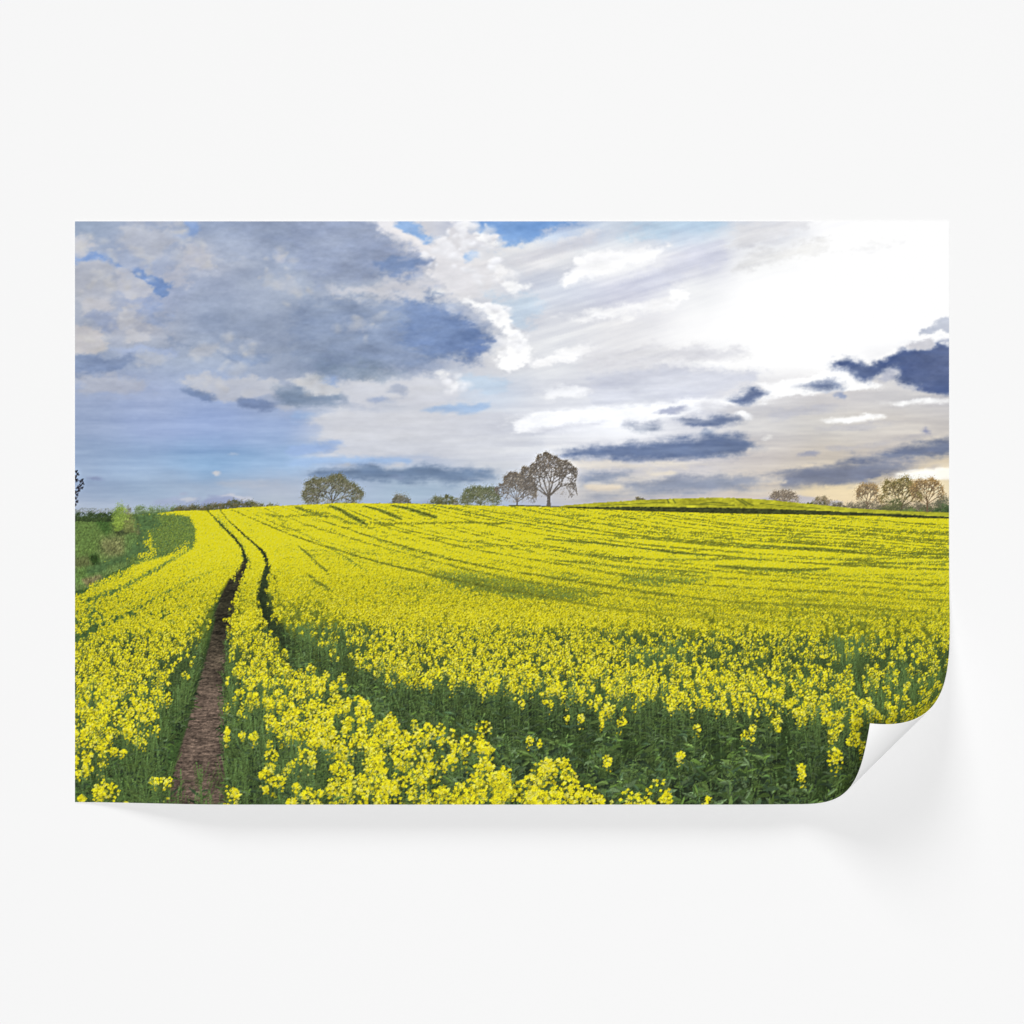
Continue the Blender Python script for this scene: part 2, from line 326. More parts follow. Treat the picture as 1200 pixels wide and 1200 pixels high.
# ---------------------------------------------------------------- printed trees
def branch_tree(cx, by, H, W, trunk, bark, leaf, nleaf, ident, r, levels=6, lean=0., spread=1.0, leafr=.7, trunk_h=.22, twig=1.0, base_y=.1, haze=None):
    """trunk and limbs grown inside a rounded crown, then leaf dots near the twigs"""
    px, py, pc = [], [], []
    tips = []
    bark = np.array(bark, np.float32)
    def inside(x, y):
        u = (x - cx - lean * W * .1) / (W * .5); v = (by - y - H * base_y) / (H * (1 - base_y))
        e = 1 + .17 * np.sin(u * 6.3 + cx) + .13 * np.sin(v * 11 + cx * 2 + u * 3) + .08 * np.sin(u * 19 + v * 9)
        return v > 0 and (abs(u) ** 2.2 + max(0, (v - .38) / .62) ** 2.2 + max(0, (.38 - v) / .60) ** 2.2) < e
    def seg(x0, y0, x1, y1, w0, w1):
        L = np.hypot(x1 - x0, y1 - y0); n = int(L * S * 1.6) + 2
        t = np.repeat(np.linspace(0, 1, n), 1 + int(w0 * S * 2)); w = w0 + (w1 - w0) * t
        o = (r.random(len(t)) - .5) * w
        nx, ny = -(y1 - y0) / (L + 1e-6), (x1 - x0) / (L + 1e-6)
        px.append(x0 + (x1 - x0) * t + nx * o); py.append(y0 + (y1 - y0) * t + ny * o)
        pc.append(bark * (1 + (r.random((len(t), 1)) - .5) * .25))
    def grow(x, y, a, L, w, lv):
        x1, y1 = x + np.sin(a) * L, y - np.cos(a) * L
        if lv < levels - 1 and not inside(x1, y1):
            L *= .55; x1, y1 = x + np.sin(a) * L, y - np.cos(a) * L
            if not inside(x1, y1): tips.append((x, y)); return
        seg(x, y, x1, y1, w, w * .70)
        if lv == 0: tips.append((x1, y1)); return
        if lv < 6: tips.append((x1, y1))
        if 1 < lv < levels - 1:
            for _ in range(2):
                q = .3 + .6 * r.random(); sd = 1 if r.random() < .5 else -1
                grow(x + (x1 - x) * q, y + (y1 - y) * q, a + sd * (.5 + .6 * r.random()), L * .55, w * .32, max(lv - 3, 0))
        n = 3 if r.random() < .4 else 2
        for k in range(n):
            da = (k - (n - 1) / 2) * .62 * spread + (r.random() - .5) * .5
            grow(x1, y1, a + da + np.sin(a) * .05, L * (.72 + .22 * r.random()), w * .55, lv - 1)
    th = H * trunk_h
    seg(cx, by + 1, cx + lean, by - th, trunk, trunk * .8)
    seg(cx - trunk * .4, by + 1, cx, by - th * .5, trunk * .5, trunk * .4); seg(cx + trunk * .4, by + 1, cx, by - th * .5, trunk * .5, trunk * .4)
    n0 = 7
    for k in range(n0):
        a = (k - (n0 - 1) / 2) * .29 * spread + (r.random() - .5) * .2
        grow(cx + lean, by - th * (.8 + .3 * r.random()), a, H * .25 * (1 + .25 * r.random()) * (1 + .25 * abs(a) * (W / H - 1)), trunk * .36 * twig, levels - 1)
    if nleaf and tips:
        t = np.array(tips); i = r.integers(0, len(t), nleaf)
        sd = leafr * (1 + 1.6 * r.random(nleaf))
        lx, ly = t[i, 0] + r.normal(0, 1, nleaf) * sd, t[i, 1] + r.normal(0, 1, nleaf) * sd
        clump = np.array(leaf, np.float32)[r.integers(0, len(leaf), len(t))][i]
        px.append(lx); py.append(ly); pc.append(clump * (1 + (r.random((nleaf, 1)) - .5) * .3))
    x, y, c = np.concatenate(px), np.concatenate(py), np.concatenate(pc)
    put(x, y, c, None, ident)
def bush(cx, by, H, W, cols, n, ident, r, rag=.25, clump=.13):
    """a low rounded crown made of leaf clumps"""
    k = max(int(W * H / 14), 10)
    a = r.random(k) * np.pi; q = np.sqrt(r.random(k))
    bx, byy = cx + np.cos(a) * q * W * .5 * (1 - clump), by - np.sin(a) * q * H * (1 - clump)
    bc = np.array(cols, np.float32)[r.integers(0, len(cols), k)]
    i = r.integers(0, k, n); sd = clump * min(W, H * 2) * (.5 + r.random(k))[i] * .6
    x, y = bx[i] + r.normal(0, 1, n) * sd, byy[i] + r.normal(0, 1, n) * sd * .8
    c = bc[i] * (1 + (r.random((n, 1)) - .5) * .35) * (1.06 - .16 * np.clip((y - byy[i]) / (sd + .1), -1, 1))[:, None]
    ok = y < by + 1
    put(x[ok], y[ok], c[ok], None, ident)
# ---------------------------------------------------------------- the printed field
CREST = [(88,606),(150,604),(196,600),(215,598),(235,598.5),(247,598),(262,597),(280,595),(300,594),(345,592),(375,591),(395,589.5),(430,590),(480,590),(520,591.5),(560,592.5),(610,593.5),(660,595),(700,597),(760,599.5),(850,602),(950,603.5),(1030,605),(1060,607),(1112,608)]
_cx = np.array([p[0] for p in CREST], np.float32); _cy = np.array([p[1] for p in CREST], np.float32)
def crest(x): return np.interp(x, _cx, _cy).astype(np.float32)
EYE, TOPS = 2.9, 1.8           # eye over the ground, eye over the flower heads
RATIO = TOPS / EYE
def scale_at(u): return (183 * (np.maximum(u, 1) / 330) ** 1.8).astype(np.float32)   # picture units per metre at a flower top u below the skyline

def paint_land(r):
    xs = (np.arange(CW) + .5) / S + PX0; ys = (np.arange(CH) + .5) / S + PY0
    X, Y = np.meshgrid(xs.astype(np.float32), ys.astype(np.float32))
    n1 = fbm(CW, CH, 24, 8, 4, r); n2 = fbm(CW, CH, 6, 4, 3, r)
    # far hill field with its dark hedge foot
    hx = np.array([640,662,700,745,790,830,870,900,940,1000,1060,1112]); hy = np.array([596,592.5,589.5,586.5,584.5,583.5,584,586,590,596,599.5,601])
    top = np.interp(X, hx, hy) + n2 * .8
    m = (Y > top) & (Y < 612) & (X > 648)
    col = np.array([178,176,46], np.float32) * (1 + n1 * .5)[..., None] * (1 + n2 * .35)[..., None]
    gm = np.clip((X - 900) / 160, 0, 1)[..., None]
    col = col * (1 - gm * .35) + np.array([172,178,58], np.float32) * gm * .35
    canvas[m] = col[m]; ids[m] = HILL
    for a in ([(781,584.5,.7),(783,589,1)], [(788,585,.7),(790.5,589,1)], [(862,584.5,.6),(870,589,.9),(874,592,.9)], [(868,585,.6),(876,590,1),(882,592,.8)], [(820,590,.5),(836,588.5,.7),(852,590,.5)], [(700,592.5,.3),(760,589.5,.4),(778,589,.3)], [(800,590.5,.4),(860,592,.4)], [(890,590,.3),(960,596,.5)]):
        lm = resize2(line_mask(a, PW, PH)); lm = np.clip(lm, 0, 1)[..., None] * .8 * (ids == HILL)[..., None]
        canvas[:] = canvas * (1 - lm) + np.array([84,92,36], np.float32) * lm
    bt = np.interp(X, [655,690,740,800,870,950,1010,1050,1080,1112], [594.2,594.2,594.2,594.6,595.6,598.5,601,602.5,604.5,606]) + n2 * 1.2
    m = (Y > bt) & (Y < crest(X) + 1.5) & (X > 652) & (Y < 612)
    canvas[m] = (np.array([62,68,36], np.float32) * (1 + n2 * .9)[..., None])[m]; ids[m] = HEDGE
    m = (Y > crest(X) - 1.4 + n2) & (Y < crest(X)) & (X > 596) & (X < 655); canvas[m] = (90, 88, 60); ids[m] = HEDGE

FARMARKS = [
    ([(243,598,1.0),(250,605,1.5),(260,616,1.9),(273,628,2.2),(284,642,2.4),(288,656,3.6),(283,668,4.2),(275,688,5.4),(266,708,5.5)], 1),
    ([(258,598,.8),(268,610,1.2),(283,624,1.7),(298,637,1.9),(310,648,2.6),(314,662,3.6),(310,678,5),(308,698,6.4),(313,716,7.5),(321,732,8),(335,750,8),(352,766,7)], 1),
    ([(292,650,.6),(294,660,.9),(292,668,.6)], .9), ([(288,680,.7),(287,690,1.0),(281,702,.8)], .95), ([(317,670,.9),(324,680,1.1),(323,694,1.1),(318,706,.9)], .95)]
STREAKS = [
        ([(386,592,1.5),(398,597,2.6),(410,604,3),(420,609,3),(430,615,1.5)], .95), ([(346,594,1.5),(360,599,3.2),(374,603,3.2),(384,606,1.5)], .7),
        ([(380,600,2),(400,609,3),(412,614,2)], .5),
        ([(428,593,1),(446,598,2.2),(458,603,2.6),(470,608,1.5)], .95), ([(458,592,1),(478,596,2.2),(494,601,2.8),(510,606,2.2)], .95),
        ([(508,592,.8),(530,596,1.2),(560,603,1.2),(600,611,1.0),(660,621,.9),(740,630,.9),(830,637,.9),(900,642,.8)], .8),
        ([(402,594,.6),(420,602,.9),(440,610,.9),(480,622,.9),(540,634,.9),(600,640,.8)], .7),
        ([(560,597,.6),(600,604,.7),(680,612,.7),(760,617,.6)], .6), ([(600,600,.5),(680,605,.6),(780,608,.5),(900,610,.5)], .5),
        ([(620,598,.5),(720,603,.5),(840,606,.5)], .4), ([(980,622,.5),(1060,623,.8),(1112,625,.8)], .7), ([(640,616,.6),(760,624,.7),(900,626,.6),(1000,632,.6)], .5),
        ([(636,631,1),(670,634,1.8),(700,636,1.8),(730,640,1.2)], .85), ([(700,626,.6),(780,630,1),(860,634,1)], .5),
        ([(750,642,1.2),(790,647,2.2),(826,650,2)], .9), ([(860,637,1),(900,640,1.6),(960,643,1.8),(1000,646,1)], .9), ([(1030,647,1),(1070,649,1.6),(1112,650,1.6)], .85),
        ([(648,644,1),(690,650,1.5),(736,655,1.6)], .75), ([(736,654,1),(800,656,2),(880,654,1.5)], .6),
        ([(846,651,1),(870,654,1.6),(900,656,1)], .7), ([(640,655,1),(700,661,2.2),(760,667,2.2),(830,671,2)], .7), ([(900,654,1),(980,655,1.6),(1060,654,1.4)], .55),
        ([(836,662,1),(880,666,2.2),(930,668,2.4),(970,666,1.6)], .9), ([(980,660,1.2),(1050,660,1.6),(1112,658,1.4)], .7), ([(960,672,1),(1030,674,1.6),(1100,672,1.6)], .35),
        ([(350,640,1),(362,650,2.2),(372,660,2),(384,670,1.4)], .7), ([(360,672,1.4),(372,682,2.4),(386,690,2)], .75), ([(330,612,.8),(360,628,1.2),(400,650,1.6),(430,668,1.6)], .5),
        ([(300,600,1),(320,604,2),(336,612,1.5)], .5), ([(396,616,1),(430,628,1.5),(470,642,2),(520,652,2)], .5),]
GREEN = [(158,604),(200,601),(222,604),(230,618),(231,640),(206,646),(190,652),(166,656),(130,664),(120,672),(104,676),(100,668),(128,656),(150,650),(164,628)]
def paint_field(r):
    xs = (np.arange(CW) + .5) / S + PX0; ys = (np.arange(CH) + .5) / S + PY0
    X, Y = np.meshgrid(xs.astype(np.float32), ys.astype(np.float32))
    n2 = fbm(CW, CH, 8, 5, 4, r); n3 = fbm(CW, CH, 3, 2, 2, r)
    # ---- verge and pasture at the left
    m = (Y > 596) & (X < 250) & (Y > np.interp(X, [88,134,138,160,200,250], [611,610,604,603,600,598]))
    g = np.array([94,116,66], np.float32) * (1 + n2 * .5 + n3 * .35)[..., None]
    canvas[m] = g[m]; ids[m] = VERGE
    def patch(pts, col, soft=2., amp=.5, a=1., ident=VERGE):
        mk = resize2(blur(poly_mask(pts, PW, PH), soft)); mk = np.clip(mk + n2 * .7 * (mk > .02) * (mk < .98), 0, 1) * a
        c = np.array(col, np.float32) * (1 + n2 * amp + n3 * amp * .8)[..., None]
        canvas[:] = canvas * (1 - mk[..., None]) + c * mk[..., None]
        ids[mk > .5] = ident
    patch([(88,611),(133,608),(132,626),(118,640),(108,652),(88,656)], (92,116,62), 1.5, .3)
    patch([(110,609),(134,608),(134,622),(124,628)], (62,90,46), 2, .2)
    patch([(88,655),(104,652),(112,662),(104,668),(88,668)], (88,94,60), 2.5, .6, .8)
    patch([(104,652),(116,650),(118,662),(110,664)], (44,66,32), 1, .5)
    patch([(118,632),(146,628),(148,648),(140,656),(120,650)], (112,110,76), 3.5, .7, .75)
    patch([(134,600),(146,598),(154,604),(156,624),(144,628),(134,622)], (104,114,62), 3, .8, .8)
    patch([(133,622),(150,621),(152,626),(140,629)], (60,70,46), 1, .6)
    patch([(163,606),(168,606),(166,626),(161,628)], (126,112,84), 1, .4)
    patch([(148,628),(163,626),(164,648),(156,654),(148,652)], (88,112,64), 2.5, .6)
    patch([(88,668),(112,664),(120,676),(104,684),(88,684)], (90,118,62), 2.5, .6)
    patch([(96,680),(116,674),(122,677),(104,688)], (126,112,84), 1, .5, .8)
    # ---- base of the crop
    left = [(60,706),(88,694),(112,686),(128,673),(150,664),(162,652),(170,640),(176,626),(182,612),(190,601.5),(196,600)]
    cm = np.clip(resize2(poly_mask(left + [(2000,500),(2000,1000),(60,1000)], PW, PH)), 0, 1) > .5
    cm &= Y > crest(X) + n3 * 1.2
    far = np.clip((Y - crest(X) - 30) / 200, 0, 1)[..., None]
    base = np.array([190,184,30], np.float32) * (1 - far) + np.array([44,60,30], np.float32) * far
    lg = np.clip((250 - X) / 30, 0, 1)[..., None] * np.clip((Y - 630) / 15, 0, 1)[..., None]
    base = base * (1 - lg) + np.array([66,92,48], np.float32) * lg
    base = base * (1 + n2 * .7 + n3 * .6)[..., None]
    canvas[cm] = base[cm]; ids[cm] = CROP
    patch(GREEN, (80,106,64), 2.0, .5, 1., CROP)

    # ---- where flower heads stand (by the place of the head in the picture)
    D = np.ones((PH, PW), np.float32)
    def cut(m, a): D[:] = D * (1 - np.clip(m, 0, 1) * a)
    def pcut(pts, a, soft=3): cut(blur(poly_mask(pts, PW, PH), soft), a)
    L = line_mask
    for pts, a in [
        *STREAKS,
        # bands left of the wheel marks
        ([(96,704,2),(124,694,3.2),(150,684,3.4),(176,670,3.2),(200,656,2.6),(224,642,2)], .9),
        ([(88,744,5),(116,734,5),(150,716,3.2),(186,696,2.5),(220,680,2),(246,668,2)], .72), ([(100,688,3),(130,678,3),(150,668,3)], .6), ([(150,736,1.5),(190,716,2),(226,704,2)], .45),
        # far wheel marks and the strip between them
        *FARMARKS,
        ([(254,603,1.5),(264,616,3),(276,630,3),(286,640,2)], .6),
    ]: cut(L(pts, PW, PH), a)
    pcut([(720,674),(745,669),(800,673),(842,676),(822,683),(764,686),(726,681)], .85, 2)
    pcut([(638,672),(660,670),(706,676),(690,682),(644,678)], .7, 2)
    pcut([(496,669),(530,667),(580,673),(634,681),(700,689),(704,699),(660,702),(600,698),(560,692),(520,681)], .92, 1.5)
    pcut([(440,680),(480,674),(520,684),(560,694),(500,694)], .5, 4)
    pcut([(326,722),(345,702),(372,700),(404,712),(446,730),(444,752),(426,764),(390,764),(352,748)], .68, 4)
    pcut([(340,648),(380,640),(470,640),(560,662),(480,668),(400,664)], .3, 6)
    pcut([(88,612),(160,603),(200,600.5),(223,604),(231,620),(229,642),(206,648),(190,654),(166,660),(88,690)], 1, 1)
    pcut([(88,716),(112,712),(124,728),(100,752),(88,752)], .6, 3)
    pcut([(600,726),(640,722),(690,730),(720,742),(660,748),(610,740)], .3, 4)
    pcut([(700,730),(760,716),(840,722),(900,716),(1000,712),(1112,716),(1112,800),(1000,800),(900,782),(800,774),(730,766)], .58, 8)
    pcut([(736,756),(800,748),(812,766),(770,776),(736,770)], .7, 4); pcut([(975,722),(1010,716),(1040,740),(1000,770),(970,756)], .4, 4)
    pcut([(980,786),(1112,770),(1112,830),(1010,850),(980,820)], .45, 6)
    pcut([(306,690),(318,698),(336,722),(354,742),(392,772),(440,796),(470,796),(424,768),(384,744),(350,716),(326,692)], .55, 4)
    # green flanks beside the near wheel mark
    pcut([(70,878),(110,880),(148,858),(172,834),(190,808),(207,780),(222,754),(236,728),(248,704),(262,704),(262,1100),(70,1100)], .94, 5)
    pcut([(150,846),(170,812),(185,785),(205,752),(240,720),(240,800),(180,900),(120,890)], .45, 8)
    pcut([(262,700),(272,700),(276,736),(286,776),(296,812),(318,842),(352,884),(384,960),(400,1100),(240,1100),(250,800)], .85, 4)
    pcut([(296,812),(340,820),(400,868),(440,900),(470,960),(380,1100),(352,884)], .35, 8)
    pcut([(390,846),(470,846),(560,868),(640,900),(660,1200),(380,1200)], .18, 6)
    # yellow clumps on the verge
    E = blur(np.clip(poly_mask([(163,622),(176,624),(180,636),(184,652),(166,656),(160,648)], PW, PH) + poly_mask([(212,640),(220,634),(222,644),(206,654),(196,652)], PW, PH) + poly_mask([(134,654),(152,652),(154,660),(136,662)], PW, PH)*.8, 0, 1), 2.2) * .42
    D = np.maximum(D, E)
    Dn = fbm(PW, PH, 18, 6, 4, r) * 1.5 * np.clip((np.arange(PH)[:, None] + PY0 - 600) / 120, .25, 1)
    Df = np.clip(D * (1 + Dn), 0, 1)
    # ---- the bare ground the plants keep off (by the place of the foot)
    T1 = poly_mask([(196,945),(214,880),(223,850),(236,800),(249,750),(259,706),(270,690),(277,700),(270,750),(266,800),(265,850),(266,945),(266,1000),(190,1000)], PW, PH + 420)
    GAP = poly_mask([(304,690),(313,722),(320,752),(340,772),(400,829),(480,863),(600,883),(700,896),(750,900),(900,908),(1000,968),(1060,1010),(1130,1056),(1130,1300),(850,1172),(760,1132),(700,1120),(620,1052),(560,1006),(520,980),(470,956),(400,884),(350,824),(325,782),(308,752),(302,720)], PW, PH + 420)
    FOOT = np.clip(T1 + GAP, 0, 1)
    LOW = poly_mask([(320,752),(340,772),(400,829),(480,863),(600,882),(700,895),(750,899),(900,907),(1000,967),(1060,1009),(1130,1055),(1130,1200),(1000,1120),(900,1060),(750,1040),(640,1010),(560,960),(480,915),(400,862),(340,806)], PW, PH + 420)
    GM = poly_mask(GREEN, PW, PH)
    FM = np.zeros((PH, PW), np.float32)
    for pts, a in FARMARKS: FM = np.maximum(FM, line_mask(pts, PW, PH))
    fm = np.clip(resize2(blur(FM, 1)) * 1.3, 0, 1)[..., None] * cm[..., None]
    canvas[:] = canvas * (1 - fm) + np.array([44,56,34], np.float32) * (1 + n2 * .8)[..., None] * fm
    ids[fm[..., 0] > .5] = TRACK
    soil = blur(np.maximum(T1, poly_mask([(252,724),(262,696),(272,676),(281,658),(290,658),(287,676),(279,696),(274,724)], PW, PH + 420)), 1.2)[:PH]
    sm = np.clip(resize2(soil), 0, 1)
    side = np.clip(resize2(np.ascontiguousarray(blur(T1, 9, 3)[:PH])) * 3, 0, 1)[..., None] * (ids == CROP)[..., None]
    canvas[:] = canvas * (1 - side) + np.array([54,74,38], np.float32) * (1 + n2 * .7 + n3 * .6)[..., None] * side
    sm = np.where((Y > 655), np.clip(sm * 1.6 + n2 * .8 * (sm > .03), 0, 1), 0) ** .8
    st = fbm(CW, CH, 16, 2.6, 4, r, .75); st2 = fbm(CW, CH, 5, 1.6, 2, r, .8)
    dk = np.clip((Y - 712) / 110, 0, 1)
    so = np.array([50,48,36], np.float32) * (1 - dk[..., None]) + np.array([95,81,71], np.float32) * dk[..., None]
    big_ = fbm(CW, CH, 60, 34, 3, r)
    so = so * (1 + st * 1.35 + st2 * .8 + big_ * .8)[..., None]
    peb = r.random((CH, CW)) ; so = np.where((peb > .985)[..., None], so * 1.5, so); so = np.where((peb < .02)[..., None], so * .5, so)
    canvas[:] = canvas * (1 - sm[..., None]) + so * sm[..., None]
    ids[sm > .4] = TRACK
    gm = np.clip(resize2(np.ascontiguousarray(blur(GAP, 2)[:PH])), 0, 1)[..., None] * (Y > 668)[..., None]
    canvas[:] = canvas * (1 - gm) + np.array([34,46,28], np.float32) * (1 + n2 * .8)[..., None] * gm

    # ---- plants: every one has a foot, a height and its own stems, leaves and flower heads
    K = 2.2
    ug = np.concatenate([np.linspace(1.3, 60, 400), np.linspace(60.5, 352, 800)])
    dens = K / (.100 * np.maximum(scale_at(ug), 5.0)) ** 2 * np.clip(1.2 - ug / 420, .45, 1)
    cum = np.concatenate([[0], np.cumsum((dens[1:] + dens[:-1]) / 2 * np.diff(ug))])
    N = int(cum[-1] * PW * 1.12)
    u = np.interp(r.random(N) * cum[-1], cum, ug)
    px = (PX0 - 60 + r.random(N) * (PW + 120)).astype(np.float32)
    hz = crest(px) - .6
    u = u.astype(np.float32); yt = hz + u
    s = np.maximum(scale_at(u), 5.0); yf = yt + (EYE - TOPS) * s
    h = (EYE - TOPS) * (.90 + .14 * r.random(N)).astype(np.float32)
    ii = np.clip(px - PX0, 0, PW - 1).astype(int)
    jt = (yt - PY0).astype(int); jf = np.clip(yf - PY0, 0, PH + 419).astype(int)
    low = LOW[jf, ii] > .5
    ok = (FOOT[jf, ii] < .5) | low & (r.random(N) < .8)
    ok &= FM[np.clip(jt + 1, 0, PH - 1), ii] < .25 + .6 * r.random(N)
    ok &= (GM[np.clip(jt, 0, PH - 1), ii] < .5) | (r.random(N) < .25)
    d = np.where(jt < PH, Df[np.clip(jt, 0, PH - 1), ii], Df[PH - 1, ii])
    # below the frame: only the strip between the two wheel marks flowers
    d = np.where((yt > 936) & (px < 400), .0, d)
    gsel = (px < 262) & (yt > 800)
    bleft = np.interp(yt, [598,600,612,626,640,652,664,673,686,694,706,720], [200,192,183,177,171,163,151,129,113,90,60,60])
    bleft = bleft + 9 * np.sin(yt * .31) * np.sin(yt * .083 + 1) + r.normal(0, 3.5, N)
    ok &= (px > bleft) | (d > .55) & (px > 128) & (yt > 620)
    flower = r.random(N) < d ** 1.15
    flower &= ~low | (r.random(N) < np.where(px > 620, .15 * np.clip((985 - yf) / 80, .12, 1), .012))
    h = np.where(low, h * np.where((r.random(N) < .22) | (px < 560), .45 + .5 * r.random(N), .28 + .30 * r.random(N)), h)
    h = np.where(low & flower, (EYE - TOPS) * (.62 + .36 * r.random(N)), h)
    h = np.where(flower & (u > 165) & (r.random(N) < .4), h * (.78 + .22 * r.random(N)), h)
    short = (d < .3) & ((px < 300) & (yt > 700))
    h = np.where(short, h * (.62 + .3 * r.random(N)), h)
    h = np.where((px < 200) & (yt > 900), h * .9, h)
    # the tall heads standing up along the lower edge
    FR = [(519,846,.9),(542,842,1.05),(470,838,.8),(560,866,1),(572,858,1.1),(584,872,.8),(505,858,.9),(530,876,1),(490,876,.9),(612,886,.7),(637,892,1),(641,908,1.1),(632,924,1),(672,886,.9),(668,902,1.1),(676,918,1.1),(660,922,.9),(713,916,1.15),(745,908,1.1),(747,922,1.2),(825,930,1.0),(598,912,1),(566,900,1.1),(545,915,1),(500,918,1),(520,928,1),(478,926,.9),(455,930,1),(585,928,1),(430,905,.8),(408,892,.8),(622,938,1),(118,916,.9),(127,920,.7),(113,914,.8),(345,905,.6),(312,898,.55),
          (1070,835,1),(1085,828,1),(1062,850,.9),(1040,852,.9),(1000,862,1),(995,875,.9),(1030,800,.9),(1055,795,.8),(970,830,.9),(1095,815,1),(1012,832,.8)]
    nF = len(FR); fx_ = np.array([a[0] for a in FR], np.float32); fy_ = np.array([a[1] for a in FR], np.float32); fs_ = np.array([a[2] for a in FR], np.float32)
    fu = fy_ - (crest(fx_) - .6)
    sF = scale_at(fu)
    px = np.append(px, fx_); s = np.append(s, sF).astype(np.float32); yf = np.append(yf, fy_ + (EYE - TOPS) * sF); yt = np.append(yt, fy_)
    h = np.append(h, np.full(nF, EYE - TOPS)).astype(np.float32); flower = np.append(flower, np.ones(nF, bool)); d = np.append(d, np.ones(nF)); ok = np.append(ok, np.ones(nF, bool)); low = np.append(low, np.zeros(nF, bool))
    hsz = np.append(np.where(u > 255, 1.16, 1.) * (.85 + .35 * r.random(N)), fs_ * 1.42).astype(np.float32)
    sel = np.where(ok)[0]; sel = sel[np.argsort(yf[sel])]
    greens = np.array([(56,76,42),(74,98,52),(48,64,44),(92,114,60),(92,112,76),(62,82,56),(84,108,50)], np.float32)
    bounds = [0]
    cost = np.clip((s[sel] / 110) ** 2, .004, 4) * 2600 + 20
    cc = np.cumsum(cost); k = np.searchsorted(cc, np.arange(1, int(cc[-1] / 2.2e6) + 1) * 2.2e6)
    bounds = [0] + list(k) + [len(sel)]
    for b0, b1 in zip(bounds[:-1], bounds[1:]):
        P = sel[b0:b1]
        if len(P) == 0: continue
        bx, by, bk, bc = [], [], [], []
        x, f, sc, hh, fl, dd, hz_, lw_ = px[P], yf[P], s[P], h[P] * s[P], flower[P], d[P], hsz[P], low[P]
        lean = r.normal(0, .085, len(P)).astype(np.float32) * hh
        fade = np.clip((sc - 12) / 50, 0, 1)
        def emit(i, X_, Y_, C_, off):
            bx.append(X_.astype(np.float32)); by.append(Y_.astype(np.float32)); bk.append((f[i] + off * sc[i]).astype(np.float32)); bc.append(C_.astype(np.float32))
        # stems
        big = np.where(sc > 38)[0]
        if len(big):
            allbig = big; big = big[~lw_[big] | (r.random(len(big)) < .35)]
            n = np.maximum((hh[big] * S * 1.1), 4).astype(int); i = np.repeat(big, n); t = r.random(len(i)).astype(np.float32)
            w = .013 * sc[i]
            stand = np.where(lw_ | (dd < .3) | (sc > 62), 1.06, .84).astype(np.float32)
            c = np.array([92,118,66], np.float32) * ((.52 + .48 * t) * stand[i])[:, None]
            n3_ = max(1, 1)
            for k_ in range(3):
                emit(i, x[i] + lean[i] * t * t + (r.random(len(i)) - .5) * w, f[i] - hh[i] * t, c * (.85 + .15 * k_), -.01 + .0 * t)
            # side branches
            nb = 4
            bi = np.repeat(big, nb); t0 = .5 + .38 * r.random(len(bi)); sx = r.normal(0, .085, len(bi)) * sc[bi]; t1 = np.minimum(t0 + .12 + .26 * r.random(len(bi)), 1.0)
            n = np.maximum(((t1 - t0) * hh[bi] * S * 1.5), 3).astype(int); j = np.repeat(np.arange(len(bi)), n); q_ = r.random(len(j)).astype(np.float32); i = bi[j]
            tt = t0[j] + (t1[j] - t0[j]) * q_
            emit(i, x[i] + lean[i] * t0[j] ** 2 + sx[j] * np.sqrt(q_) + (r.random(len(j)) - .5) * .01 * sc[i], f[i] - hh[i] * tt, np.array([90,114,60], np.float32) * ((.4 + .55 * tt) * stand[i])[:, None], 0.)
            # leaves
            big = allbig
            nl = 8
            li = np.repeat(big, nl); M = len(li)
            t0 = (.05 + .75 * r.random(M) ** 1.15).astype(np.float32); ang = (r.random(M) - .5) * 2.6
            ll = (.10 + .15 * r.random(M)) * sc[li] * (1.15 - .75 * t0); ll = np.where(lw_[li], ll * 1.15, ll); lw = ll * (.20 + .16 * r.random(M)) * np.where(lw_[li], 1.5, 1.) * (.5 + .5 * np.abs(np.sin(ang * 1.3)) )
            droop = (r.random(M) - .15) * .9
            n = np.clip(ll * lw * S * S * 1.5, 2, 900).astype(int); j = np.repeat(np.arange(M), n); i = li[j]
            a_ = r.random(len(j)).astype(np.float32); w_ = (r.random(len(j)) - .5) * 2
            wid = lw[j] * np.sin(np.pi * np.clip(a_, .02, 1) ** .8) * .55
            dx, dy = np.sin(ang[j]), -np.abs(np.cos(ang[j])) * .7
            X_ = x[i] + lean[i] * t0[j] ** 2 + ll[j] * a_ * dx - w_ * wid * dy * .9
            Y_ = f[i] - hh[i] * t0[j] + ll[j] * (a_ * dy + droop[j] * a_ * a_) + w_ * wid * dx * .6
            gc = greens[r.integers(0, len(greens), M)] * (.75 + .55 * r.random((M, 1))) * np.where(lw_[li], 1.12, 1.)[:, None]
            c = gc[j] * (.60 + .46 * np.clip((f[i] - Y_) / (hh[i] + .1), 0, 1))[:, None] * (1 + .16 * np.sign(w_) * (r.random(M) > .4)[j])[:, None]
            emit(i, X_, Y_, c, (r.normal(0, .06, M))[j])
            # narrow upper leaves, buds and pods: the fine tangle under the heads
            nn = 11
            li = np.repeat(big, nn); M = len(li); t0 = .30 + .58 * r.random(M) ** .8; ang = r.normal(0, 1.25, M); ll = (.03 + .06 * r.random(M)) * sc[li]
            n = np.maximum(ll * S * 1.7, 2).astype(int); j = np.repeat(np.arange(M), n); i = li[j]; a_ = r.random(len(j))
            ox = r.normal(0, .06, M) * sc[li]
            c = (np.array([92,112,60], np.float32) * (.5 + .7 * r.random((M, 1))))[j] * ((.45 + .55 * t0[j]) * stand[i])[:, None]
            emit(i, x[i] + ox[j] + np.sin(ang[j]) * ll[j] * a_, f[i] - hh[i] * t0[j] - np.cos(ang[j]) * ll[j] * a_, c, (r.normal(0, .05, M))[j])
        # small plants far off: a pinch of green dots under the head
        sm_ = np.where(sc <= 38)[0]
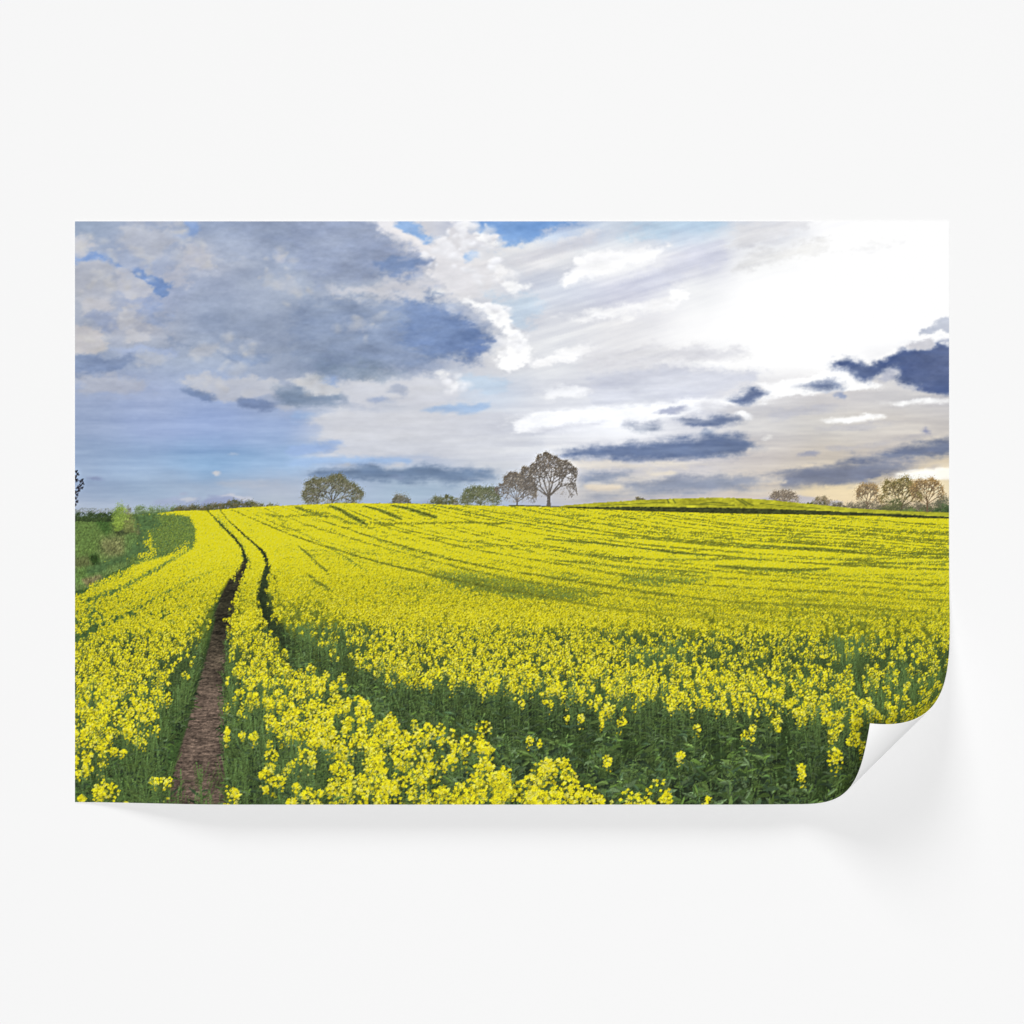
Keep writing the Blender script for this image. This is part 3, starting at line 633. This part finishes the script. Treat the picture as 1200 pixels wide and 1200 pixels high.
        if len(sm_):
            n = np.clip(sc[sm_] * .6, 1, 16).astype(int); n = np.where(fl[sm_], np.where(sc[sm_] < 16, 0, n // 6), n // 2 + 1); i = np.repeat(sm_, n); t = r.random(len(i)) ** .6
            c = greens[r.integers(0, len(greens), len(i))] * (.56 + .50 * t)[:, None] * (.95 + .25 * (1 - fade[i]))[:, None] + np.array([34,30,0], np.float32) * (1 - fade[i])[:, None]
            emit(i, x[i] + r.normal(0, .07, len(i)) * sc[i], f[i] - hh[i] * (.25 + .75 * t), c, 0.)
        # flower heads
        F = np.where(fl)[0]
        heads = [(F, np.zeros(len(F)), np.ones(len(F)), np.full(len(F), 1.0))]
        B = F[sc[F] > 28]
        for _ in range(2):
            B2 = B[r.random(len(B)) < .55]
            heads.append((B2, r.normal(0, .075, len(B2)), .86 + .12 * r.random(len(B2)), .55 + .3 * r.random(len(B2))))
        for hi, ox, ht, hs in heads:
            if len(hi) == 0: continue
            M = len(hi)
            W_h = (.150 - .036 * fade[hi]) * sc[hi] * hz_[hi] * (.62 + .55 * r.random(M)) * hs; H_h = W_h * (.66 + .55 * r.random(M) + .5 * (r.random(M) < .3))
            X0 = x[hi] + lean[hi] + ox * sc[hi]; Y0 = f[hi] - hh[hi] * ht
            # dark gaps behind the petals
            n = np.clip(W_h * H_h * S * S * .35, 0, 400).astype(int); j = np.repeat(np.arange(M), n)
            if len(j): 
                a_ = r.random(len(j)) * 6.283; q_ = np.sqrt(r.random(len(j))) * .44
                emit(hi[j], X0[j] + np.cos(a_) * q_ * W_h[j], Y0[j] + (.5 + np.sin(a_) * q_) * H_h[j], (np.array([196,188,26], np.float32) * (1 - fade[hi[j]])[:, None] + np.array([104,104,26], np.float32) * fade[hi[j]][:, None]) * (.6 + .5 * r.random((len(j), 1))), .0005)
            nf = np.clip(6 + 24 * np.clip((sc[hi] * hs - 3) / 90, 0, 1), 2, 40).astype(int)
            j = np.repeat(np.arange(M), nf); Q = len(j)
            a_ = r.random(Q) * 6.283; q_ = np.sqrt(r.random(Q))
            fx = np.cos(a_) * q_ * .5; fy = np.sin(a_) * q_ * .5
            fx = fx * np.where(fy < 0, 1 - .25 * np.abs(fy) * 2, 1)
            strag = r.random(Q) < .16                                   # open flowers hanging below the dome
            fy = np.where(strag, .5 + r.random(Q) * .7, fy); fx = np.where(strag, fx * .9, fx)
            cxx, cyy = X0[j] + fx * W_h[j], Y0[j] + (.5 + fy) * H_h[j]
            rf = .0138 * sc[hi[j]] * (.75 + .5 * r.random(Q)) * np.where(strag, .85, 1)
            rf = np.maximum(rf * (1.22 - .22 * fade[hi[j]]), .34)
            fd = fade[hi[j]]
            br = (.80 + .22 * r.random(Q) - .16 * np.clip(fy + .1, 0, 1)) * (.35 + .65 * fd) + .93 * (.65 - .65 * fd)
            near = fade[hi[j]][:, None]
            col = (np.array([233,224,26], np.float32) * (1 - near) + np.array([252,240,38], np.float32) * near) * br[:, None]
            pale = (r.random(Q) < .22)[:, None]
            col = np.where(pale, col * .94 + np.array([12,18,60], np.float32), col)
            n = np.clip(3.14 * rf * rf * S * S * 1.5, 1, 90).astype(int); jj = np.repeat(np.arange(Q), n)
            a2 = r.random(len(jj)) * 6.283; q2 = np.sqrt(r.random(len(jj)))
            lob = .74 + .26 * np.cos(2 * a2 * 2 + j[jj])
            c = col[jj] * (1.03 + .03 * fade[hi[j[jj]]] - (.24 * (q2 < .28) + .12 * r.random(len(jj))) * (.3 + .7 * fade[hi[j[jj]]]))[:, None]
            emit(hi[j[jj]], cxx[jj] + np.cos(a2) * q2 * rf[jj] * lob * (n[jj] > 1), cyy[jj] + np.sin(a2) * q2 * rf[jj] * lob * .9 * (n[jj] > 1), c, .001 + .00002 * (jj % 37))
        put(np.concatenate(bx), np.concatenate(by), np.concatenate(bc), np.concatenate(bk), CROP)

def paint_streaks(r):
    # the gaps between the drill rows, far enough off to be only dark green grain
    M = np.zeros((PH, PW), np.float32)
    for pts, a in STREAKS: M = np.maximum(M, line_mask([(x, y, w * .8) for x, y, w in pts], PW, PH) * a)
    a = np.clip((690 - PY0 - np.arange(PH)[:, None]) / 60, 0, 1) * (np.arange(PW)[None, :] > 230)
    x0 = 270.
    while x0 < 1000:
        A = 52 + (508 - x0) * (.36 if x0 < 508 else .075)
        xs_ = np.arange(x0, min(1130, x0 + 900), 24.); uu = A * (1 - np.exp(-(xs_ - x0) / 260)) + 1
        w_ = .40 + .016 * uu
        pts = [(x, crest(np.array([x]))[0] + q + np.sin(x * .02 + x0) * .9, w * (.7 + .6 * abs(np.sin(x * .013 + x0 * .7)))) for x, q, w in zip(xs_, uu, w_)]
        M = np.maximum(M, line_mask(pts, PW, PH) * (.42 + .42 * r.random()))
        x0 += 13 + 26 * r.random()
    v = (np.arange(PH)[:, None] + PY0 - crest(np.arange(PW) + PX0)[None, :])
    M = np.maximum(M, np.clip(fbm(PW, PH, 90, 3.0, 3, r, .7) * 2.6 - .05, 0, .7) * a * np.clip(v / 12, .3, 1))
    M = np.maximum(M, np.clip(fbm(PW, PH, 16, 3.0, 3, r, .8) * 2.0 - .1, 0, .34) * a)
    g = fbm(CW, CH, 5.5, 3, 3, r, .7) * .75 + (r.random((CH // 2, CW // 2)).repeat(2, 0).repeat(2, 1) - .5).astype(np.float32) * .34
    brk = fbm(CW, CH, 30, 5, 3, r, .7)
    m = np.clip((resize2(M) * 1.3 + g * 2.1 + brk * 1.0 - .46) * 2.1, 0, .84)[..., None] * (ids == CROP)[..., None]
    m = m * np.clip((745 - PY0 - np.arange(CH) / S) / 50, 0, 1)[:, None, None]
    c = np.array([92,98,34], np.float32) * (1 + g * 1.9)[..., None]
    canvas[:] = canvas * (1 - m) + c * m

def paint_trees(r):
    G1 = [(112,112,88),(98,100,74),(128,124,100),(86,90,64)]
    R = [(146,134,120),(126,118,108),(160,146,126),(142,132,108)]
    branch_tree(390, 591.5, 32.5, 66, 2.4, (78,74,64), G1, 7500, 10, r, levels=6, spread=1.25, leafr=.9, trunk_h=.10, base_y=.03)
    bush(391, 591, 31, 63, [(118,116,98),(100,102,82),(130,126,112)], 2600, 10, r, clump=.05)
    bush(470, 591.5, 14, 26, [(116,114,102),(102,100,88),(92,92,76)], 3000, 11, r, clump=.12)
    bush(521, 592.5, 12.5, 33, [(84,88,58),(98,98,70),(74,78,52)], 4200, 12, r, clump=.10)
    bush(536, 592.5, 9, 12, [(130,130,120),(118,118,106)], 500, 12, r, clump=.10)
    branch_tree(563, 593.5, 22, 47, 1.3, (80,80,66), [(102,108,78),(86,94,64),(120,122,96)], 4200, 13, r, levels=5, spread=1.3, leafr=.9, trunk_h=.08, base_y=.0)
    bush(563, 593, 20, 45, [(104,108,80),(90,96,68),(122,124,102)], 1500, 13, r, clump=.06)
    branch_tree(606, 594, 40, 46, 2.2, (104,98,92), [(138,126,112),(124,116,104),(150,138,116)], 700, 14, r, levels=7, spread=1.1, leafr=.8, trunk_h=.16, base_y=.08, twig=.8)
    branch_tree(643, 594, 61, 64, 4.6, (100,94,88), R, 1000, 15, r, levels=7, spread=1.05, leafr=.8, trunk_h=.2, base_y=.12)
    for (x, y, hh, ww, n, k, cc) in ((643,594-12,48,58,900,15,[(140,132,122),(152,140,126),(126,118,110)]),(606,594-5,34,42,650,14,[(152,144,134),(140,134,124)]),(1056,603-8,34,42,1400,20,[(132,124,82),(116,114,78),(146,134,92)]),(1086,604-14,28,38,700,21,[(160,136,98),(146,126,92)]),(1016,601-10,22,26,300,19,[(158,136,102)])):
        bush(x, y, hh, ww, cc, n, k, r, clump=.05)
    bush(750.5, 587, 5, 15, [(96,92,68),(108,100,76)], 700, 16, r)
    # far group at the right
    bush(917, 590.5, 16.5, 41, [(150,138,122),(136,126,112),(160,146,122),(122,114,102)], 3000, 17, r, clump=.10)
    branch_tree(918, 591, 17, 40, .8, (112,102,92), [(146,132,112)], 500, 17, r, levels=4, spread=1.3, leafr=.7, trunk_h=.1, base_y=0)
    bush(964, 594, 15, 22, [(140,126,100),(126,112,90),(104,98,76)], 1600, 18, r, clump=.11); bush(964, 595, 7, 11, [(76,76,52),(88,86,60)], 700, 18, r)
    for x0, x1, y, hh, c in ((952,1112,600,15,[(122,114,98),(108,102,86),(98,94,78)]), (975,1112,600,13,[(108,102,84),(94,90,72)]), (1030,1112,603,15,[(84,88,58),(96,98,68),(74,80,52)])):
        for x in np.arange(x0, x1, 7): bush(x + r.random() * 4, y + r.random() * 2 - 1 + (x - 950) * .008, hh * (.6 + .6 * r.random()), 13, c, 420, HEDGE, r, clump=.2)
    bush(947, 593.5, 5, 15, [(72,76,48),(84,86,54)], 500, HEDGE, r)
    branch_tree(1016, 601, 33, 30, 1.4, (118,104,84), [(176,148,102),(160,134,94),(150,130,100)], 1100, 19, r, levels=6, leafr=.8, trunk_h=.3, base_y=.25)
    branch_tree(1056, 603, 42, 46, 2.2, (92,82,60), [(140,126,78),(124,116,74),(156,136,88),(108,104,68)], 3600, 20, r, levels=6, spread=1.2, leafr=1.0, trunk_h=.25, base_y=.1)
    bush(1047, 602, 20, 26, [(88,92,60),(100,102,66),(76,82,54)], 2200, 20, r)
    branch_tree(1086, 604, 42, 42, 1.8, (110,92,70), [(178,148,98),(160,132,88),(148,126,88)], 1500, 21, r, levels=6, spread=1.1, leafr=.9, trunk_h=.36, base_y=.3)
    bush(1104, 604, 25, 30, [(98,98,80),(86,88,70)], 2600, HEDGE, r)
    bush(1070, 604, 7, 40, [(104,124,66),(94,112,60)], 1500, HEDGE, r)
    bush(1104, 608, 18, 24, [(66,84,52),(78,96,60),(58,74,46)], 3800, 22, r, clump=.12)
    for x in np.arange(160, 210, 6): bush(x + r.random() * 3, 603, 10 + 3 * r.random(), 14, [(104,122,84),(92,110,74),(118,134,104)], 620, 24, r, clump=.2)
    for x in np.arange(206, 300, 6): bush(x + r.random() * 3, 600 - (x - 206) * .04, 7 + 3 * r.random() + 4 * np.exp(-((x - 272) / 16) ** 2), 14, [(84,82,56),(98,92,64),(72,76,48)], 620, 24, r, clump=.2)
    for x in np.arange(296, 322, 5): bush(x + r.random() * 3, 596, 5 + 2 * r.random(), 9, [(112,108,76),(96,98,64)], 260, 24, r, clump=.2)
    lp = [(90,553,1.6),(92,556,1.4),(89,559,2),(90,563,1.8),(97,563,1.4),(98,567,1.3),(95,569,1.5),(92,572,1.9),(97,572,1.2),(93,575,1.6),(89,577,1.9),(91,580,1.2),(89,584,1.3),(91,588,1.3),(89,592,1.2),(95,565,1)]
    for (x, y, q) in lp:
        n = 160; a = r.random(n) * 6.283; k = np.sqrt(r.random(n)) * q * (1 + .4 * np.cos(3 * a + x))
        put(x + np.cos(a) * k, y + np.sin(a) * k, np.array([[44,42,52]], np.float32) * (1 + (r.random((n, 1)) - .5) * .4), None, 26)
    for a, b in zip(lp[:-1], lp[1:]):
        t = np.linspace(0, 1, 40); put(a[0] + (b[0] - a[0]) * t, a[1] + (b[1] - a[1]) * t, np.array([[52,48,56]], np.float32).repeat(40, 0), None, 26)

def paint_verge(r):
    vy, vx = np.where(ids == VERGE); k = r.integers(0, len(vy), 9000)
    b = canvas[vy[k], vx[k]] * (.72 + .62 * r.random((len(k), 1))) + np.array([10,8,0]) * r.random((len(k), 1))
    ln = (2 + 5 * r.random(len(k)) * np.clip((vy[k] / S + PY0 - 600) / 60, .3, 1)).astype(int); i = np.repeat(np.arange(len(k)), ln); st = np.arange(len(i)) - np.repeat(np.cumsum(ln) - ln, ln)
    put(vx[k][i] / S + PX0 + st * r.normal(0, .12, len(k))[i], vy[k][i] / S + PY0 - st / S, b[i], None, VERGE)
    # left: hedge line, light green shrub, leaves of a near branch
    for x in np.arange(88, 136, 5): bush(x + r.random() * 3, 611, 11 + 3 * r.random(), 12, [(52,68,38),(62,78,44),(44,58,34)], 700, 23, r, clump=.2)
    for x in np.arange(88, 134, 3): bush(x + r.random() * 3, 601, 4.5 + 3 * r.random(), 6, [(140,146,150),(124,132,132)], 70, 23, r, clump=.2)
    bush(142, 616, 28, 22, [(122,142,66),(108,130,58),(138,156,76),(96,118,56)], 3600, 25, r, clump=.16)
    bush(139, 624, 22, 12, [(128,150,64),(112,134,58)], 1200, 25, r, clump=.16); bush(151, 603, 15, 8, [(124,124,116),(112,114,104)], 240, 25, r, clump=.14)
    bush(153, 624, 26, 14, [(118,124,72),(104,112,64),(92,98,60)], 1400, 25, r, clump=.16)

def paint_print():
    sky = paint_sky()
    canvas[:sky.shape[0] * S] = resize2(sky)
    r = np.random.default_rng(23)
    paint_trees(r)
    paint_land(r)
    paint_field(r)
    paint_streaks(r)
    paint_verge(r)
    c = canvas.reshape(PH, S, PW, S, 3)
    out = c.mean((1, 3))
    i = ids.reshape(PH, S, PW, S)
    cnt = i.transpose(0, 2, 1, 3).reshape(PH, PW, S * S)
    ident = np.zeros((PH, PW), np.uint8); best = np.zeros((PH, PW), np.float32)
    for k in np.unique(ids):
        n = (cnt == k).sum(-1) * (1.4 if k >= 10 else 1.)
        b = n > best; ident[b] = k; best[b] = n[b]
    land = np.clip((np.arange(PH)[:, None, None] + PY0 - 545) / 40, 0, 1)
    out = out + (out - blur(out, 1)) * (.2 + .25 * land) + (out - blur(out, 3)) * .5 * (1 - land)          # the crisp edge a phone picture is printed with
    return np.clip(out, 0, 255), ident
AMBIENT = .215
KEY = 12500
FRONT = 1480
KEYSIZE = 20.

# ================================================================ the scene
UNIT = 600.0                                  # picture units in a metre
sc = bpy.context.scene
col = sc.collection
ZC = 1.45                                     # height of the middle of the view above the floor
def lin(c):
    c = np.asarray(c, np.float64) / 255.0
    return np.where(c <= .04045, c / 12.92, ((c + .055) / 1.055) ** 2.4)

def nodes(name, base, rough, spec=.2):
    m = bpy.data.materials.new(name); m.use_nodes = True
    b = m.node_tree.nodes['Principled BSDF']
    b.inputs['Roughness'].default_value = rough
    b.inputs['Specular IOR Level'].default_value = spec
    if base is not None: b.inputs['Base Color'].default_value = (*base, 1)
    return m, m.node_tree, b

# ---- materials
ink, nt, b = nodes('printed_paper', None, .7, .05)
at = nt.nodes.new('ShaderNodeAttribute'); at.attribute_name = 'ink'
nt.links.new(at.outputs['Color'], b.inputs['Base Color'])
fib = nt.nodes.new('ShaderNodeTexNoise'); fib.inputs['Scale'].default_value = 900; fib.inputs['Detail'].default_value = 3
bmp = nt.nodes.new('ShaderNodeBump'); bmp.inputs['Strength'].default_value = .02; bmp.inputs['Distance'].default_value = .0005
nt.links.new(fib.outputs['Fac'], bmp.inputs['Height']); nt.links.new(bmp.outputs['Normal'], b.inputs['Normal'])
white, nt2, b2 = nodes('bare_paper', (.93, .93, .93), .6, .10)
plaster, nt3, b3 = nodes('smooth_wall', None, .9, .05)
nz = nt3.nodes.new('ShaderNodeTexNoise'); nz.inputs['Scale'].default_value = 3; nz.inputs['Detail'].default_value = 6
rp = nt3.nodes.new('ShaderNodeValToRGB')
rp.color_ramp.elements[0].color = (.797, .797, .797, 1); rp.color_ramp.elements[1].color = (.803, .803, .803, 1)
nt3.links.new(nz.outputs['Fac'], rp.inputs['Fac']); nt3.links.new(rp.outputs['Color'], b3.inputs['Base Color'])

# ---- the wall
def mesh_object(name, co, quads, mat, parent=None, smooth_faces=True, colours=None):
    me = bpy.data.meshes.new(name)
    nq = len(quads)
    me.vertices.add(len(co)); me.vertices.foreach_set('co', np.asarray(co, np.float32).ravel())
    me.loops.add(nq * 4); me.loops.foreach_set('vertex_index', np.asarray(quads, np.int32).ravel())
    me.polygons.add(nq); me.polygons.foreach_set('loop_start', np.arange(0, nq * 4, 4, dtype=np.int32))
    me.polygons.foreach_set('use_smooth', np.full(nq, smooth_faces))
    if colours is not None:
        a = me.attributes.new('ink', 'FLOAT_COLOR', 'POINT')
        a.data.foreach_set('color', np.concatenate([colours, np.ones((len(colours), 1))], 1).astype(np.float32).ravel())
    me.update(calc_edges=True)
    me.materials.append(mat)
    o = bpy.data.objects.new(name, me); col.objects.link(o)
    if parent is not None: o.parent = parent
    return o
wall = mesh_object('wall', [(-4, 0, -1.2 + ZC - 1.45), (4, 0, -1.2 + ZC - 1.45), (4, 0, 4.1), (-4, 0, 4.1)], [(0, 1, 2, 3)], plaster, None, False)
wall['kind'] = 'structure'

# ---- the sheet: flat at the top, bowed a little off the wall at its foot, one corner rolled up on a cone
APEX = np.array([788.6, 1121.0]); RAY = -0.94508; HALF = 0.14585
LIFT = 26.0
DIST = 3000.0
def sheet(x, y, depth):
    """picture units -> metres; depth is how far behind the printed face"""
    X, Y = x.copy(), y.copy()
    ux, uy = math.cos(RAY), math.sin(RAY); vx, vy = -uy, ux
    dx, dy = X - APEX[0], Y - APEX[1]
    rr = np.hypot(dx, dy); a = np.arctan2(dx * vx + dy * vy, dx * ux + dy * uy)
    phi = np.clip(a, 0, None) / math.sin(HALF)
    cb, sb = math.cos(HALF), math.sin(HALF)
    k = rr + 0 * X
    # cone frame: along the ray, across it, off the wall
    q0 = k * (cb * cb + sb * sb * np.cos(phi)); q1 = k * sb * np.sin(phi); q2 = k * cb * sb * (1 - np.cos(phi))
    n0, n1, n2 = -np.cos(phi) * sb * cb + cb * sb, -np.sin(phi) * cb, np.cos(phi) * cb * cb + sb * sb
    m = a > 0
    px = np.where(m, APEX[0] + q0 * ux + q1 * vx, X); py = np.where(m, APEX[1] + q0 * uy + q1 * vy, Y); pz = np.where(m, q2, 0.)
    nx = np.where(m, n0 * ux + n1 * vx, 0.); ny = np.where(m, n0 * uy + n1 * vy, 0.); nz_ = np.where(m, n2, 1.)
    L = LIFT * smooth(np.clip((Y - 600) / 341, 0, 1)) * smooth(np.clip((X - 84) / 190, 0, 1)) * (1 - .65 * smooth(np.clip((X - 850) / 230, 0, 1)))
    z = pz + L
    px, py, z = px - nx * depth, py - ny * depth, z - nz_ * depth
    return np.stack([(px - 600) / UNIT, -(z + 1.0) / UNIT, ZC - (py - 600) / UNIT], -1)

mural = bpy.data.objects.new('wall_mural', None); col.objects.link(mural)
mural.empty_display_size = .1
mural['label'] = 'unframed landscape print of a yellow rapeseed field under clouds, lower right corner curled up'
mural['category'] = 'wall mural'
base = np.array([0, 0, ZC - (941 - 600) / UNIT]); mural.location = base

out, ident = paint_print()
xs = np.linspace(PX0, PX0 + PW, PW); ys = np.linspace(PY0 + .5, PY0 + PH - 1.2, PH)
GX, GY = np.meshgrid(xs, ys)
P = sheet(GX, GY, 0.).reshape(-1, 3) - base
GAIN = 1.163                                   # light falling on the sheet
inkcol = np.clip(lin(out).reshape(-1, 3) / GAIN, .004, .90)
idx = np.arange(PW * PH).reshape(PH, PW)
quads = np.stack([idx[1:, :-1], idx[1:, 1:], idx[:-1, 1:], idx[:-1, :-1]], -1).reshape(-1, 4)
fid = ident[:-1, :-1].ravel()
def piece(name, k, parent, label=None):
    q = quads[np.isin(fid, k)]
    if not len(q): return None
    u, inv = np.unique(q, return_inverse=True)
    o = mesh_object(name, P[u], inv.reshape(-1, 4), ink, parent, True, inkcol[u])
    if label: o['label'] = label
    return o
piece('printed_sky', [SKYI], mural, 'printed sky of grey and white clouds with blue gaps')
field = piece('printed_crop_field', [CROP], mural, 'printed field of yellow rapeseed in flower')
piece('wheel_track', [TRACK], field, 'bare brown wheel tracks running up through the printed crop')
piece('printed_hill_field', [HILL], mural, 'far olive yellow hill field with tramlines')
piece('printed_verge', [VERGE], mural, 'green grass margin with brown patches at the left edge')
piece('printed_hedge', [HEDGE], mural, 'dark hedge line between the two yellow fields')
piece('printed_hedge', [23], mural, 'dark green hedge at the left edge beyond the pasture')
piece('printed_hedge', [24], mural, 'low brown and green scrub along the left skyline')
piece('printed_shrub', [25], mural, 'light green upright shrub on the left margin')
piece('printed_shrub', [22], mural, 'dark green rounded shrub at the right edge')
piece('overhanging_twig', [26], mural, 'dark leafy twig hanging in at the left edge')
for k, lab in ((10, 'broad low grey green tree on the skyline left of centre'), (11, 'small rounded grey tree alone on the skyline'),
               (12, 'low dark green bushy tree left of the broad green one'), (13, 'broad green tree just left of the two bare trees'),
               (14, 'smaller bare tree in the shade of the tallest one'), (15, 'tallest tree, nearly bare, with a thick dark trunk'),
               (16, 'tiny dark tree top behind the crest of the far hill'), (17, 'wide flat topped brown tree clump beside the far hill'),
               (18, 'small round brown tree in a hedge right of the far hill'), (19, 'thin orange brown tree with a sparse crown'),
               (20, 'large olive tree in the far right group'), (21, 'orange brown tree at the far right with a bare trunk')):
    piece('printed_tree', [k], mural, lab)

# ---- the paper itself: white reverse and cut edges
n1_, n2_ = 342, 228
bxs = np.linspace(PX0, PX0 + PW, n1_); bys = np.linspace(PY0 + .5, PY0 + PH - 1.2, n2_)
BX, BY = np.meshgrid(bxs, bys)
T = .55
B = sheet(BX, BY, T).reshape(-1, 3) - base
Fr = sheet(BX, BY, .04).reshape(-1, 3) - base
bi = np.arange(n1_ * n2_).reshape(n2_, n1_)
bq = np.stack([bi[:-1, :-1], bi[:-1, 1:], bi[1:, 1:], bi[1:, :-1]], -1).reshape(-1, 4)
rim = np.concatenate([bi[0, :], bi[1:, -1], bi[-1, -2::-1], bi[-2:0:-1, 0]])
co = np.concatenate([B, B[rim], Fr[rim]])
o0 = len(B); R_ = len(rim); i = np.arange(R_); j = (i + 1) % R_
rq = np.stack([o0 + i, o0 + j, o0 + R_ + j, o0 + R_ + i], -1)
paper = mesh_object('paper_backing', co, np.concatenate([bq, rq]), white, mural)
paper['label'] = 'plain white reverse of the sheet, showing where the corner curls'

# ---- light: an even bright studio and two broad softboxes, one beside the camera and one high up to the left
w = bpy.data.worlds.new('World'); sc.world = w; w.use_nodes = True
bg = w.node_tree.nodes['Background']; bg.inputs['Color'].default_value = (1, 1, 1, 1); bg.inputs['Strength'].default_value = AMBIENT
from mathutils import Vector
def softbox(loc, size, power):
    ld = bpy.data.lights.new('softbox', 'AREA'); ld.shape = 'SQUARE'; ld.size = size; ld.energy = power
    lo = bpy.data.objects.new('softbox', ld); col.objects.link(lo)
    lo.location = Vector(loc); lo.rotation_euler = (Vector((0, 0, ZC)) - lo.location).to_track_quat('-Z', 'Y').to_euler()
softbox((0.7, -14.0, ZC - 0.8), 3.0, FRONT)
softbox((-15.0, -30.0, ZC + 44.0), KEYSIZE, KEY)

# ---- camera
cd = bpy.data.cameras.new('camera'); cam = bpy.data.objects.new('camera', cd); col.objects.link(cam)
cam.location = (0, -DIST / UNIT, ZC); cam.rotation_euler = (math.pi / 2, 0, 0)
cd.sensor_width = 36; cd.lens = 36 * (DIST / UNIT) / 2.0; cd.clip_end = 100
sc.camera = cam
sc.view_settings.view_transform = 'Standard'; sc.view_settings.look = 'None'
sc.view_settings.exposure = 0; sc.view_settings.gamma = 1
sc.cycles.max_bounces = 6
sc.render.film_transparent = False
